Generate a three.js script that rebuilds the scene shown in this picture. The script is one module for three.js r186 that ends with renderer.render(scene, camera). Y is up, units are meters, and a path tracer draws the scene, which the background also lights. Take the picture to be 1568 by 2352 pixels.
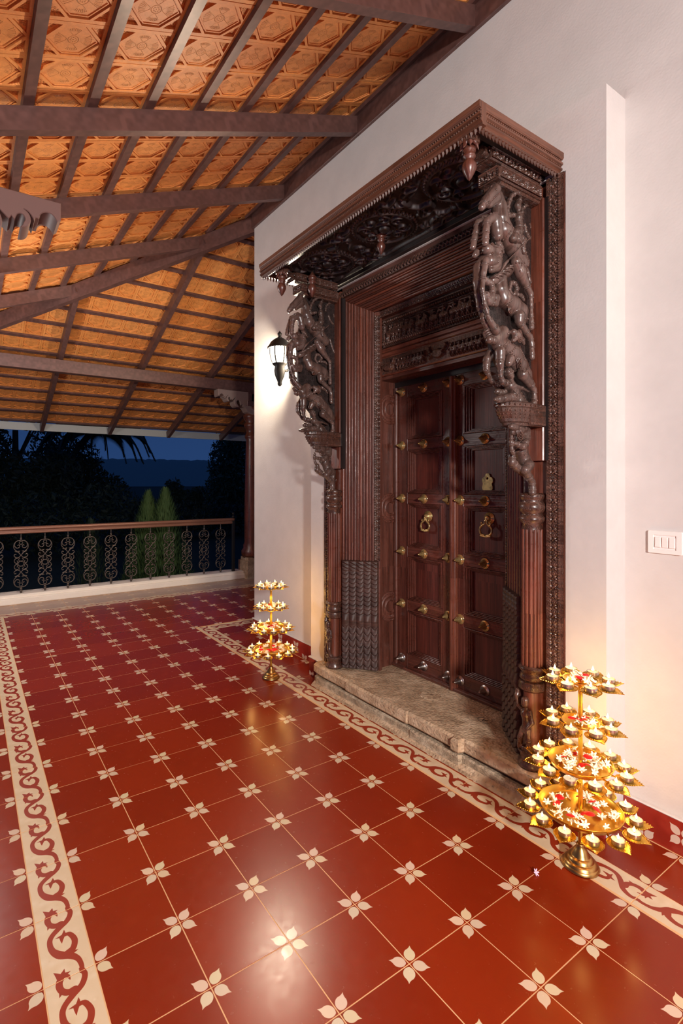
import * as THREE from 'three';
import { mergeGeometries, mergeVertices } from 'three/addons/utils/BufferGeometryUtils.js';
import { RectAreaLightUniformsLib } from 'three/addons/lights/RectAreaLightUniformsLib.js';

// ---------- camera, sky, exposure ----------
const scene = new THREE.Scene();
const T = 0.254;                                   // side of one floor tile
const F = 1178.03, YAW = 0.5893;
const camera = new THREE.PerspectiveCamera(2 * Math.atan(1176 / F) * 180 / Math.PI, 1568 / 2352, 0.05, 2000);
camera.position.set(-1.3235, 1.4015, 0.83);
camera.lookAt(-1.3235 + Math.sin(YAW), 1.4015, 0.83 - Math.cos(YAW));
camera.setViewOffset(1568, 2352, 784 - 713.93, 1176 - 1109.8, 1568, 2352);
const renderer = new THREE.WebGLRenderer({ antialias: true });
renderer.toneMapping = THREE.LinearToneMapping;
renderer.toneMappingExposure = 1.0;
renderer.shadowMap.enabled = true;
{ // dusk sky: a smooth blue, a little paler at the horizon
  const w = 64, h = 128, d = new Float32Array(w * h * 4);
  for (let y = 0; y < h; y++) for (let x = 0; x < w; x++) {
    const e = Math.max(0, (y + 0.5) / h * 2 - 1), k = Math.pow(1 - e, 3), o = (y * w + x) * 4;
    d[o] = 0.006 + 0.012 * k; d[o + 1] = 0.022 + 0.028 * k; d[o + 2] = 0.085 + 0.065 * k; d[o + 3] = 1;
  }
  const sky = new THREE.DataTexture(d, w, h, THREE.RGBAFormat, THREE.FloatType);
  sky.mapping = THREE.EquirectangularReflectionMapping; sky.magFilter = sky.minFilter = THREE.LinearFilter; sky.needsUpdate = true;
  scene.background = sky; scene.environment = sky;
}
const LANTERN_LEFT = 14.5, LANTERN_RIGHT = 0.42, GLOBE_NEAR = 66, GLOBE_FAR = 8, CANDLE = 0.0095;   // candela of the lanterns, the hanging globe lamps and one tealight

// ---------- helpers ----------
let seed = 7;
const rnd = () => { seed = (seed + 0x6d2b79f5) | 0; let t = Math.imul(seed ^ (seed >>> 15), 1 | seed); t = (t + Math.imul(t ^ (t >>> 7), 61 | t)) ^ t; return ((t ^ (t >>> 14)) >>> 0) / 4294967296; };
const rr = (a, b) => a + (b - a) * rnd();
const used = new Map();
function numbered(name) {
  const n = used.get(name) || 0; used.set(name, n + 1);
  return n ? name + '_' + String(n).padStart(3, '0') : name;
}
function flat(g) { const f = g.index ? g.toNonIndexed() : g; for (const k of Object.keys(f.attributes)) if (!['position', 'normal', 'uv'].includes(k)) f.deleteAttribute(k); if (!f.attributes.normal) f.computeVertexNormals(); return f; }
// texture coordinates in metres, v along the grain
function grain(g0, axis = 'y', off = 0) {
  const g = flat(g0), p = g.attributes.position, uv = new Float32Array(p.count * 2), ai = 'xyz'.indexOf(axis);
  const a = new THREE.Vector3(), b = new THREE.Vector3(), c = new THREE.Vector3();
  for (let i = 0; i < p.count; i += 3) {
    a.fromBufferAttribute(p, i); b.fromBufferAttribute(p, i + 1); c.fromBufferAttribute(p, i + 2);
    b.sub(a); c.sub(a); b.cross(c);
    const n = [Math.abs(b.x), Math.abs(b.y), Math.abs(b.z)], nm = n.indexOf(Math.max(...n));
    const rest = [0, 1, 2].filter((k) => k !== nm);
    const vi = rest.includes(ai) ? ai : rest[1], ui = rest.find((k) => k !== vi);
    for (let k = 0; k < 3; k++) {
      const q = [p.getX(i + k), p.getY(i + k), p.getZ(i + k)];
      uv[(i + k) * 2] = q[ui] + off; uv[(i + k) * 2 + 1] = q[vi] + off * 1.7;
    }
  }
  g.setAttribute('uv', new THREE.BufferAttribute(uv, 2));
  return g;
}
const merge = (list) => (list.length === 1 ? list[0] : mergeGeometries(list, false));
function addTo(parent, o) { (parent || scene).add(o); return o; }
function mesh(name, geos, mat, parent, plain) {
  const list = (Array.isArray(geos) ? geos : [geos]).map(flat);
  const m = new THREE.Mesh(merge(list), mat);
  m.name = parent ? name : numbered(name);
  m.castShadow = m.receiveShadow = true;
  return addTo(parent, m);
}
function share(name, geo, mat, parent) { const m = new THREE.Mesh(geo, mat); m.name = parent ? name : numbered(name); m.castShadow = m.receiveShadow = true; return addTo(parent, m); }
function tag(o, label, category, group) { o.userData.label = label; o.userData.category = category; if (group) o.userData.group = group; return o; }
function thing(name, label, category, pos = [0, 0, 0], group) {
  const o = new THREE.Group(); o.name = numbered(name); scene.add(o); o.position.set(...pos);
  return tag(o, label, category, group);
}
function struct(name, pos = [0, 0, 0]) { const o = new THREE.Group(); o.name = name; scene.add(o); o.position.set(...pos); o.userData.kind = 'structure'; return o; }
function copyOf(root, pos, label, group, name) {
  const r = root.clone(); r.name = numbered(name || root.name.replace(/_\d{3}$/, '')); scene.add(r); r.position.set(...pos);
  r.userData = { ...root.userData, label }; if (group) r.userData.group = group;
  return r;
}
const box = (x0, x1, y0, y1, z0, z1, axis = 'y') => { const g = new THREE.BoxGeometry(x1 - x0, y1 - y0, z1 - z0); g.translate((x0 + x1) / 2, (y0 + y1) / 2, (z0 + z1) / 2); return grain(g, axis); };
// box with chamfered long edges
function bar(x0, x1, y0, y1, z0, z1, axis = 'y', c = 0.004) {
  const L = { x: [y0, y1, z0, z1, x0, x1], y: [x0, x1, z0, z1, y0, y1], z: [x0, x1, y0, y1, z0, z1] }[axis];
  const [a0, a1, b0, b1, l0, l1] = L, s = new THREE.Shape();
  s.moveTo(a0 + c, b0); s.lineTo(a1 - c, b0); s.lineTo(a1, b0 + c); s.lineTo(a1, b1 - c); s.lineTo(a1 - c, b1); s.lineTo(a0 + c, b1); s.lineTo(a0, b1 - c); s.lineTo(a0, b0 + c); s.closePath();
  const g = new THREE.ExtrudeGeometry(s, { depth: l1 - l0, bevelEnabled: false }), m = new THREE.Matrix4();
  g.translate(0, 0, l0);
  if (axis === 'x') m.set(0, 0, 1, 0, 1, 0, 0, 0, 0, 1, 0, 0, 0, 0, 0, 1);       // (y, z, x)
  if (axis === 'y') m.set(1, 0, 0, 0, 0, 0, 1, 0, 0, 1, 0, 0, 0, 0, 0, 1);       // (x, z, y)
  g.applyMatrix4(m);
  return grain(axis === 'y' ? flip(g) : g, axis);
}
function flip(g0) { const g = flat(g0); for (const k of ['position', 'normal', 'uv']) { const a = g.attributes[k]; if (!a) continue; const n = a.itemSize; for (let i = 0; i < a.count; i += 3) for (let j = 0; j < n; j++) { const t = a.array[(i + 1) * n + j]; a.array[(i + 1) * n + j] = a.array[(i + 2) * n + j]; a.array[(i + 2) * n + j] = t; } } g.computeVertexNormals(); return g; }
const shapeOf = (pts) => { const s = new THREE.Shape(); pts.forEach(([a, b], i) => (i ? s.lineTo(a, b) : s.moveTo(a, b))); s.closePath(); return s; };
function prismZ(pts, z0, z1, bevel = 0, axis = 'z') { const g = new THREE.ExtrudeGeometry(shapeOf(pts), { depth: z1 - z0 - 2 * bevel, bevelEnabled: bevel > 0, bevelSize: bevel, bevelThickness: bevel, bevelOffset: -bevel, bevelSegments: 1 }); g.translate(0, 0, z0 + bevel); return grain(g, axis); }
function prismY(pts, y0, y1, bevel = 0, axis = 'y') { const g = new THREE.ExtrudeGeometry(shapeOf(pts.map(([x, z]) => [x, -z])), { depth: y1 - y0 - 2 * bevel, bevelEnabled: bevel > 0, bevelSize: bevel, bevelThickness: bevel, bevelOffset: -bevel, bevelSegments: 1 }); g.rotateX(-Math.PI / 2); g.translate(0, y0 + bevel, 0); return grain(g, axis); }
function prismX(pts, x0, x1, bevel = 0, axis = 'x') { const g = new THREE.ExtrudeGeometry(shapeOf(pts.map(([z, y]) => [-z, y])), { depth: x1 - x0 - 2 * bevel, bevelEnabled: bevel > 0, bevelSize: bevel, bevelThickness: bevel, bevelOffset: -bevel, bevelSegments: 1 }); g.rotateY(Math.PI / 2); g.translate(x0 + bevel, 0, 0); return grain(g, axis); }
const lathe = (pts, seg = 24) => { const g = new THREE.LatheGeometry(pts.map(([r, y]) => new THREE.Vector2(r, y)), seg); return flat(g); };
const V = (a) => new THREE.Vector3(...a);
function tube(pts, r, seg = 24, rad = 6, closed = false) { return flat(new THREE.TubeGeometry(new THREE.CatmullRomCurve3(pts.map(V), closed), seg, r, rad, closed)); }
function rod(a, b, r0, r1 = r0, n = 8) { const d = V(b).sub(V(a)), g = new THREE.CylinderGeometry(r1, r0, d.length(), n); g.applyQuaternion(new THREE.Quaternion().setFromUnitVectors(new THREE.Vector3(0, 1, 0), d.clone().normalize())); const m = V(a).add(V(b)).multiplyScalar(0.5); g.translate(m.x, m.y, m.z); return flat(g); }
const ball = (x, y, z, r, d = 1) => { const g = new THREE.IcosahedronGeometry(r, d); g.translate(x, y, z); return grain(g); };
const moved = (g, x, y, z) => { const c = g.clone(); c.translate(x, y, z); return c; };
const turned = (g, x, y, z) => { const c = g.clone(); if (x) c.rotateX(x); if (y) c.rotateY(y); if (z) c.rotateZ(z); return c; };
// a beam between two points with a rectangular section (w across, h deep, hanging below the line)
function beam(a, b, w, h) {
  const A = V(a), B = V(b), d = B.clone().sub(A), L = d.length(), g = new THREE.BoxGeometry(w, h, L); g.translate(0, -h / 2, 0);
  const m = new THREE.Matrix4(), z = d.normalize(), x = new THREE.Vector3(0, 1, 0).cross(z).normalize(), y = z.clone().cross(x);
  const gg = grain(g, 'z'); m.makeBasis(x, y, z); m.setPosition(A.add(B).multiplyScalar(0.5)); gg.applyMatrix4(m); return gg;
}
// carved relief: a grid in x, y whose height along z is f(x, y)
function relief(w, h, nx, ny, f) {
  const g = new THREE.PlaneGeometry(w, h, nx, ny), p = g.attributes.position;
  for (let i = 0; i < p.count; i++) p.setZ(i, f(p.getX(i), p.getY(i)));
  g.computeVertexNormals();
  const uv = g.attributes.uv; for (let i = 0; i < uv.count; i++) uv.setXY(i, p.getY(i), p.getX(i));
  return flat(g);
}
const faceOut = (g, x, y, z) => { g.rotateY(-Math.PI / 2); g.translate(x, y, z); return g; };   // looks towards -x, local x runs along z
const faceDown = (g, x, y, z) => { g.rotateX(Math.PI / 2); g.translate(x, y, z); return g; };
// a drawing turned into heights: white is high; blurred so that the carving is rounded
function carving(w, h, px, draw, blur = 2) {
  const W = Math.round(w * px), H = Math.round(h * px), c = document.createElement('canvas'); c.width = W; c.height = H;
  const x = c.getContext('2d'); x.fillStyle = '#000'; x.fillRect(0, 0, W, H); x.strokeStyle = x.fillStyle = '#fff'; x.lineCap = x.lineJoin = 'round';
  x.save(); x.scale(px, px); draw(x, w, h); x.restore();
  const d = x.getImageData(0, 0, W, H).data; let a = new Float32Array(W * H); for (let i = 0; i < W * H; i++) a[i] = d[i * 4] / 255;
  for (let k = 0; k < blur; k++) { const b = new Float32Array(W * H); for (let y = 0; y < H; y++) for (let q = 0; q < W; q++) { let s = 0, n = 0; for (let j = -1; j <= 1; j++) for (let i = -1; i <= 1; i++) { const Y = y + j, X = q + i; if (X >= 0 && Y >= 0 && X < W && Y < H) { s += a[Y * W + X]; n++; } } b[y * W + q] = s / n; } a = b; }
  return (X, Y) => { const u = Math.min(W - 1.001, Math.max(0, (X / w + 0.5) * W - 0.5)), v = Math.min(H - 1.001, Math.max(0, (0.5 - Y / h) * H - 0.5)), i = u | 0, j = v | 0, s = u - i, t = v - j, i1 = Math.min(i + 1, W - 1), j1 = Math.min(j + 1, H - 1); return (a[j * W + i] * (1 - s) + a[j * W + i1] * s) * (1 - t) + (a[j1 * W + i] * (1 - s) + a[j1 * W + i1] * s) * t; };
}
// joined capsules meshed with surface nets; chains of [x, y, z, radius]
function blob(chains, cell, k) {
  const lo = [1e9, 1e9, 1e9], hi = [-1e9, -1e9, -1e9];
  for (const c of chains) for (const p of c) for (let i = 0; i < 3; i++) { lo[i] = Math.min(lo[i], p[i] - p[3] - 3 * cell); hi[i] = Math.max(hi[i], p[i] + p[3] + 3 * cell); }
  const n = [0, 1, 2].map((i) => Math.ceil((hi[i] - lo[i]) / cell) + 1), D = new Float32Array(n[0] * n[1] * n[2]).fill(1);
  const at = (i, j, l) => (l * n[1] + j) * n[0] + i;
  for (const c of chains) for (let s = 0; s < Math.max(1, c.length - 1); s++) {
    const A = c[s], B = c[Math.min(s + 1, c.length - 1)], d = [0, 1, 2].map((i) => B[i] - A[i]), L = d[0] * d[0] + d[1] * d[1] + d[2] * d[2] || 1e-9, R = Math.max(A[3], B[3]) + k + 2 * cell;
    const a = [0, 1, 2].map((i) => Math.max(0, Math.floor((Math.min(A[i], B[i]) - R - lo[i]) / cell))), b = [0, 1, 2].map((i) => Math.min(n[i] - 1, Math.ceil((Math.max(A[i], B[i]) + R - lo[i]) / cell)));
    for (let l = a[2]; l <= b[2]; l++) for (let j = a[1]; j <= b[1]; j++) for (let i = a[0]; i <= b[0]; i++) {
      const x = lo[0] + i * cell - A[0], y = lo[1] + j * cell - A[1], z = lo[2] + l * cell - A[2], t = Math.min(1, Math.max(0, (x * d[0] + y * d[1] + z * d[2]) / L));
      const q = Math.hypot(x - d[0] * t, y - d[1] * t, z - d[2] * t) - (A[3] + (B[3] - A[3]) * t), o = at(i, j, l), e = D[o], hh = Math.max(k - Math.abs(e - q), 0) / k;
      D[o] = Math.min(e, q) - hh * hh * k / 4;
    }
  }
  const pos = [], idx = [], id = new Int32Array(D.length).fill(-1);
  for (let l = 0; l < n[2] - 1; l++) for (let j = 0; j < n[1] - 1; j++) for (let i = 0; i < n[0] - 1; i++) {
    let m = 0, sx = 0, sy = 0, sz = 0; const v = [];
    for (let q = 0; q < 8; q++) v[q] = D[at(i + (q & 1), j + ((q >> 1) & 1), l + (q >> 2))];
    for (let q = 0; q < 8; q++) for (const e of [1, 2, 4]) if (!(q & e) && (v[q] < 0) !== (v[q | e] < 0)) { const t = v[q] / (v[q] - v[q | e]); sx += (q & 1) + (e === 1 ? t : 0); sy += ((q >> 1) & 1) + (e === 2 ? t : 0); sz += (q >> 2) + (e === 4 ? t : 0); m++; }
    if (m) { id[at(i, j, l)] = pos.length / 3; pos.push(lo[0] + (i + sx / m) * cell, lo[1] + (j + sy / m) * cell, lo[2] + (l + sz / m) * cell); }
  }
  const quad = (a, b, c, d, f) => (f ? idx.push(a, b, c, a, c, d) : idx.push(a, c, b, a, d, c));
  for (let l = 1; l < n[2] - 1; l++) for (let j = 1; j < n[1] - 1; j++) for (let i = 1; i < n[0] - 1; i++) {
    const o = D[at(i, j, l)] < 0;
    if (o !== D[at(i + 1, j, l)] < 0) quad(id[at(i, j - 1, l - 1)], id[at(i, j, l - 1)], id[at(i, j, l)], id[at(i, j - 1, l)], o);
    if (o !== D[at(i, j + 1, l)] < 0) quad(id[at(i - 1, j, l - 1)], id[at(i - 1, j, l)], id[at(i, j, l)], id[at(i, j, l - 1)], o);
    if (o !== D[at(i, j, l + 1)] < 0) quad(id[at(i - 1, j - 1, l)], id[at(i, j - 1, l)], id[at(i, j, l)], id[at(i - 1, j, l)], o);
  }
  const g = new THREE.BufferGeometry(); g.setAttribute('position', new THREE.Float32BufferAttribute(pos, 3)); g.setIndex(idx); g.computeVertexNormals();
  const f = flat(g), keep = f.attributes.normal.clone(); grain(f, 'y'); f.setAttribute('normal', keep); return f;
}

// ---------- textures and materials ----------
function noiseGrid(n) { const a = new Float32Array(n * n); for (let i = 0; i < n * n; i++) a[i] = rnd(); return (x, y) => { const fx = ((x % n) + n) % n, fy = ((y % n) + n) % n, i = fx | 0, j = fy | 0, s = fx - i, t = fy - j, u = s * s * (3 - 2 * s), v = t * t * (3 - 2 * t), I = (i + 1) % n, J = (j + 1) % n; return (a[j * n + i] * (1 - u) + a[j * n + I] * u) * (1 - v) + (a[J * n + i] * (1 - u) + a[J * n + I] * u) * v; }; }
const N64 = noiseGrid(64), N32 = noiseGrid(32), N16 = noiseGrid(16), N128 = noiseGrid(128);
function tex(w, h, f, srgb, rx = 1, ry = rx) {
  const d = new Uint8Array(w * h * 4);
  for (let y = 0; y < h; y++) for (let x = 0; x < w; x++) { const c = f(x / w, y / h), o = (y * w + x) * 4; for (let k = 0; k < 3; k++) d[o + k] = Math.max(0, Math.min(255, (Array.isArray(c) ? c[k] : c) * 255)); d[o + 3] = 255; }
  const t = new THREE.DataTexture(d, w, h); t.wrapS = t.wrapT = THREE.RepeatWrapping; t.magFilter = THREE.LinearFilter; t.minFilter = THREE.LinearMipmapLinearFilter; t.generateMipmaps = true;
  if (srgb) t.colorSpace = THREE.SRGBColorSpace; t.repeat.set(rx, ry); t.needsUpdate = true; return t;
}
function canvasTex(w, h, draw, srgb = true) { const c = document.createElement('canvas'); c.width = w; c.height = h; draw(c.getContext('2d'), w, h); const t = new THREE.CanvasTexture(c); t.wrapS = t.wrapT = THREE.RepeatWrapping; if (srgb) t.colorSpace = THREE.SRGBColorSpace; return t; }
const std = (o) => new THREE.MeshStandardMaterial({ side: THREE.DoubleSide, ...o });
const phys = (o) => new THREE.MeshPhysicalMaterial({ side: THREE.DoubleSide, ...o });
const rgb = (r, g, b) => new THREE.Color().setRGB(r / 255, g / 255, b / 255, THREE.SRGBColorSpace);

const grainMap = tex(512, 512, (u, v) => { const a = N64(u * 64, v * 4), b = N128(u * 128, v * 8), c = N16(u * 16, v * 2), d = N32(u * 32, v * 32); const k = 0.62 + 0.22 * c + 0.16 * (a - 0.5) + 0.2 * (b - 0.5) + 0.06 * d; return [k, k * (0.94 + 0.06 * c), k * (0.9 + 0.1 * c)]; }, true, 3, 1.2);
const grainBump = tex(512, 512, (u, v) => 0.5 + 0.35 * (N128(u * 128, v * 8) - 0.5) + 0.3 * (N64(u * 64, v * 4) - 0.5), false, 3, 1.2);
const wearMap = tex(256, 256, (u, v) => { const k = 0.75 + 0.5 * (N16(u * 16, v * 16) - 0.5) + 0.4 * (N64(u * 64, v * 64) - 0.5); return [k, k, k]; }, false, 1.5, 1.5);
// fine chased ornament for carved wood: curls and leaves, as relief only
const chaseBump = (() => {
  const c = document.createElement('canvas'); c.width = c.height = 512; const x = c.getContext('2d'); x.fillStyle = '#222'; x.fillRect(0, 0, 512, 512); x.lineCap = 'round';
  for (let j = 0; j < 8; j++) for (let i = 0; i < 8; i++) {
    const cx = 32 + i * 64, cy = 32 + j * 64, s = (i + j) % 2 ? 1 : -1; x.strokeStyle = '#ccc'; x.lineWidth = 8; x.beginPath();
    for (let t = 0; t < 7; t += 0.25) { const r = 26 - t * 3.4, a = t * s + i; x.lineTo(cx + r * Math.cos(a), cy + r * Math.sin(a)); } x.stroke();
    x.fillStyle = '#fff'; x.beginPath(); x.arc(cx, cy, 6, 0, 7); x.fill(); x.fillStyle = '#bbb';
    for (let k = 0; k < 5; k++) { x.beginPath(); x.ellipse(cx + 28 * s, cy - 24 + k * 12, 9, 3.4, 0.5 * s, 0, 7); x.fill(); }
  }
  const t = new THREE.CanvasTexture(c); t.wrapS = t.wrapT = THREE.RepeatWrapping; t.repeat.set(4.5, 4.5); return t;
})();
const M = {};
M.wood = phys({ color: rgb(122, 73, 60), map: grainMap, bumpMap: grainBump, bumpScale: 0.0012, roughness: 0.5, roughnessMap: wearMap, clearcoat: 0.25, clearcoatRoughness: 0.35 });
M.woodRed = phys({ color: rgb(138, 77, 58), map: grainMap, bumpMap: grainBump, bumpScale: 0.0014, roughness: 0.5, roughnessMap: wearMap, clearcoat: 0.3, clearcoatRoughness: 0.3 });
M.door = phys({ color: rgb(116, 64, 52), map: grainMap, bumpMap: grainBump, bumpScale: 0.001, roughness: 0.45, roughnessMap: wearMap, clearcoat: 0.12, clearcoatRoughness: 0.3 });
M.panel = phys({ color: rgb(114, 54, 42), map: grainMap, bumpMap: grainBump, bumpScale: 0.0006, roughness: 0.5, clearcoat: 0.08, clearcoatRoughness: 0.3 });
M.carved = phys({ color: rgb(112, 78, 66), map: grainMap, bumpMap: chaseBump, bumpScale: 0.006, roughness: 0.42, roughnessMap: wearMap, clearcoat: 0.5, clearcoatRoughness: 0.25 });
M.figure = phys({ color: rgb(118, 95, 88), map: grainMap, bumpMap: grainBump, bumpScale: 0.0008, roughness: 0.42, roughnessMap: wearMap, clearcoat: 0.45, clearcoatRoughness: 0.3 });
const chaseFine = chaseBump.clone(); chaseFine.repeat.set(11, 11);
M.figureChased = phys({ color: rgb(112, 88, 80), map: grainMap, bumpMap: chaseFine, bumpScale: 0.0022, roughness: 0.42, clearcoat: 0.45, clearcoatRoughness: 0.3 });
M.scales = phys({ color: rgb(92, 64, 56), map: grainMap, roughness: 0.55, clearcoat: 0.12, clearcoatRoughness: 0.4 });
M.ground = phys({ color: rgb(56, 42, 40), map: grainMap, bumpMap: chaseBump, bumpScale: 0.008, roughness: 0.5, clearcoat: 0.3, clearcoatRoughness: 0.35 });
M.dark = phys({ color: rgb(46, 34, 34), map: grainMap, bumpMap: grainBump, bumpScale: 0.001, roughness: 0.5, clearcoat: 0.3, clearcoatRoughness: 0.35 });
M.cornice = phys({ color: rgb(128, 82, 62), map: grainMap, bumpMap: grainBump, bumpScale: 0.001, roughness: 0.5, clearcoat: 0.2, clearcoatRoughness: 0.4 });
M.plaster = std({ color: rgb(211, 206, 203), map: tex(512, 512, (u, v) => { const k = 0.97 + 0.03 * N16(u * 16, v * 16) + 0.012 * (N64(u * 64, v * 64) - 0.5); return [k, k * 0.997, k * 0.995]; }, true, 0.7), bumpMap: tex(256, 256, (u, v) => N64(u * 64, v * 64), false, 2.5), bumpScale: 0.0003, roughness: 0.62 });
M.steel = std({ color: rgb(108, 76, 70), map: tex(256, 256, (u, v) => { const k = 0.9 + 0.16 * (N32(u * 32, v * 32) - 0.5) + 0.25 * Math.pow(N16(u * 16, v * 16), 6); return [k, k, k]; }, true, 1.6), roughness: 0.42, metalness: 0.15 });
M.steelMatte = std({ color: rgb(112, 82, 76), roughness: 0.65 });
M.greySteel = std({ color: rgb(150, 150, 148), roughness: 0.5 });
M.stone = std({ color: rgb(208, 184, 158), map: tex(512, 512, (u, v) => { const a = N16(u * 16, v * 16), b = N64(u * 64, v * 64), c = N128(u * 128, v * 128); const k = 0.72 + 0.22 * a + 0.14 * (b - 0.5) - 0.28 * Math.pow(c, 9) + 0.05; return [k, k * (0.95 + 0.05 * a), k * (0.88 + 0.1 * a)]; }, true, 1.1), bumpMap: tex(256, 256, (u, v) => 0.6 * N64(u * 64, v * 64) + 0.4 * N16(u * 16, v * 16), false, 2), bumpScale: 0.006, roughness: 0.85 });
M.brass = std({ color: rgb(216, 172, 70), metalness: 1, roughness: 0.3 });
M.brassOld = std({ color: rgb(196, 168, 112), metalness: 0.75, roughness: 0.36, roughnessMap: wearMap });
M.brassBase = std({ color: rgb(190, 150, 90), metalness: 1, roughness: 0.3 });
M.tin = std({ color: rgb(205, 200, 195), metalness: 1, roughness: 0.3 });
M.wax = phys({ color: rgb(250, 236, 200), roughness: 0.4, transmission: 0.0, emissive: rgb(255, 205, 120), emissiveIntensity: 0.1 });
M.waxCold = phys({ color: rgb(226, 216, 204), roughness: 0.45 });
M.flame = std({ color: 0x000000, emissive: new THREE.Color(1, 0.72, 0.34), emissiveIntensity: 6, roughness: 1 });
M.white = std({ color: rgb(246, 240, 222), roughness: 0.6 });
M.rose = phys({ color: rgb(196, 14, 24), roughness: 0.45, sheen: 0.4, sheenColor: rgb(255, 90, 90) });
M.iron = std({ color: rgb(88, 78, 72), metalness: 0.6, roughness: 0.42 });
M.ironBlack = std({ color: rgb(30, 28, 28), metalness: 0.3, roughness: 0.5 });
M.rail = std({ color: rgb(128, 88, 72), roughness: 0.35, metalness: 0.3 });
M.plastic = std({ color: rgb(240, 230, 226), roughness: 0.3 });
M.lampGlass = std({ color: 0x222222, emissive: new THREE.Color(1, 0.93, 0.78), emissiveIntensity: 3, roughness: 0.4 });

// ---------- floor ----------
const CREAM = 'rgb(214,192,160)', REDS = [[134, 40, 13], [129, 37, 12], [139, 43, 15]];
function petal(x, cx, cy, ang, s, fill) {
  x.save(); x.translate(cx, cy); x.rotate(ang); x.scale(s, s); x.fillStyle = fill; x.beginPath();
  x.moveTo(0.007, 0); x.bezierCurveTo(0.012, 0.019, 0.034, 0.022, 0.044, 0.0095); x.quadraticCurveTo(0.049, 0.003, 0.059, 0);
  x.quadraticCurveTo(0.049, -0.003, 0.044, -0.0095); x.bezierCurveTo(0.034, -0.022, 0.012, -0.019, 0.007, 0); x.fill(); x.restore();
}
function mottle(x, w, h, n, col, a) { for (let i = 0; i < n; i++) { const r = rr(0.02, 0.2) * w, px = rr(0, w), py = rr(0, h), g = x.createRadialGradient(px, py, 0, px, py, r); g.addColorStop(0, `rgba(${col},${a * rnd()})`); g.addColorStop(1, `rgba(${col},0)`); x.fillStyle = g; x.fillRect(px - r, py - r, 2 * r, 2 * r); } }
const tileTex = (c, fill) => canvasTex(512, 512, (x, w, h) => {
  x.fillStyle = `rgb(${c})`; x.fillRect(0, 0, w, h); mottle(x, w, h, 30, '190,90,50', 0.04); mottle(x, w, h, 30, '100,24,8', 0.05);
  for (let i = 0; i < 12; i++) { x.fillStyle = `rgba(220,190,170,${rr(0.05, 0.25)})`; x.fillRect(rr(0, w), rr(0, h), rr(1, 2), rr(1, 2.4)); }
  const k = w / T; [[0, 0, 45], [w, 0, 135], [w, h, 225], [0, h, 315]].forEach(([a, b, d]) => petal(x, a, b, d * Math.PI / 180, k * rr(0.98, 1.02), fill || `rgb(${rr(206, 220) | 0},${rr(184, 196) | 0},${rr(150, 166) | 0})`));
});
const polish = tex(256, 256, (u, v) => { const k = 0.9 + 0.16 * (N16(u * 16, v * 16) - 0.5) + 0.06 * (N64(u * 64, v * 64) - 0.5); return [k, k, k]; }, false);
const floorMats = REDS.map((c) => phys({ map: tileTex(c), roughness: 0.28, roughnessMap: polish, specularIntensity: 0.6 }));
const beigeMats = [phys({ map: tileTex([168, 140, 124], 'rgb(206,180,160)'), roughness: 0.35 })];
function rinceau(x, w, h) {              // one repeat of the running scroll, w across and h along
  x.fillStyle = CREAM; x.fillRect(0, 0, w, h); mottle(x, w, h, 30, '180,140,90', 0.16); mottle(x, w, h, 20, '240,230,214', 0.3);
  x.strokeStyle = x.fillStyle = 'rgb(146,44,18)'; x.lineCap = x.lineJoin = 'round';
  const sweep = (pts, o) => { const c = new THREE.CatmullRomCurve3(pts.map(([a, q, r]) => new THREE.Vector3(a * w, (q + o) * h, r * w)), false, 'catmullrom', 0.5), P = c.getPoints(70); P.forEach((p) => { x.beginPath(); x.arc(p.x, p.y, p.z / 2, 0, 7); x.fill(); }); };
  const leafAt = (a, q, a1, q1, wd, o) => { const X = a * w, Y = (q + o) * h, U = a1 * w, Vv = (q1 + o) * h, nx = -(Vv - Y), ny = U - X, l = Math.hypot(nx, ny), k = wd * w / l; x.beginPath(); x.moveTo(X + nx * k, Y + ny * k); x.quadraticCurveTo((X + U) / 2 + nx * k * 0.7, (Y + Vv) / 2 + ny * k * 0.7, U, Vv); x.quadraticCurveTo((X + U) / 2 - nx * k * 0.4, (Y + Vv) / 2 - ny * k * 0.4, X - nx * k, Y - ny * k); x.fill(); };
  for (const o of [-1, 0, 1]) {
    sweep([[0.74, -0.03, 0.1], [0.78, 0.06, 0.12], [0.68, 0.17, 0.14], [0.46, 0.25, 0.15], [0.29, 0.33, 0.13], [0.23, 0.42, 0.12], [0.26, 0.55, 0.14], [0.4, 0.66, 0.2], [0.59, 0.73, 0.17], [0.72, 0.82, 0.12], [0.76, 0.93, 0.1], [0.74, 1.0, 0.1]], o);
    sweep([[0.53, 0.18, 0.16], [0.4, 0.18, 0.15], [0.29, 0.12, 0.13], [0.27, 0.03, 0.14], [0.35, -0.03, 0.12], [0.46, -0.015, 0.07], [0.49, 0.03, 0.02]], o);
    leafAt(0.33, -0.02, 0.2, -0.14, 0.09, o); leafAt(0.36, -0.05, 0.53, -0.06, 0.07, o); leafAt(0.32, 0.12, 0.23, 0.2, 0.07, o); leafAt(0.36, -0.06, 0.42, -0.13, 0.06, o);
    sweep([[0.54, 0.68, 0.2], [0.68, 0.63, 0.15], [0.74, 0.52, 0.13], [0.66, 0.4, 0.11], [0.54, 0.39, 0.09], [0.49, 0.41, 0.07]], o);
    leafAt(0.52, 0.39, 0.35, 0.385, 0.05, o); leafAt(0.5, 0.4, 0.47, 0.5, 0.06, o); leafAt(0.54, 0.38, 0.57, 0.3, 0.05, o); leafAt(0.6, 0.69, 0.77, 0.69, 0.07, o);
  }
}
const borderMat = phys({ map: canvasTex(256, 512, rinceau), roughness: 0.36, roughnessMap: polish });
const tileGeos = new Map();
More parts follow.
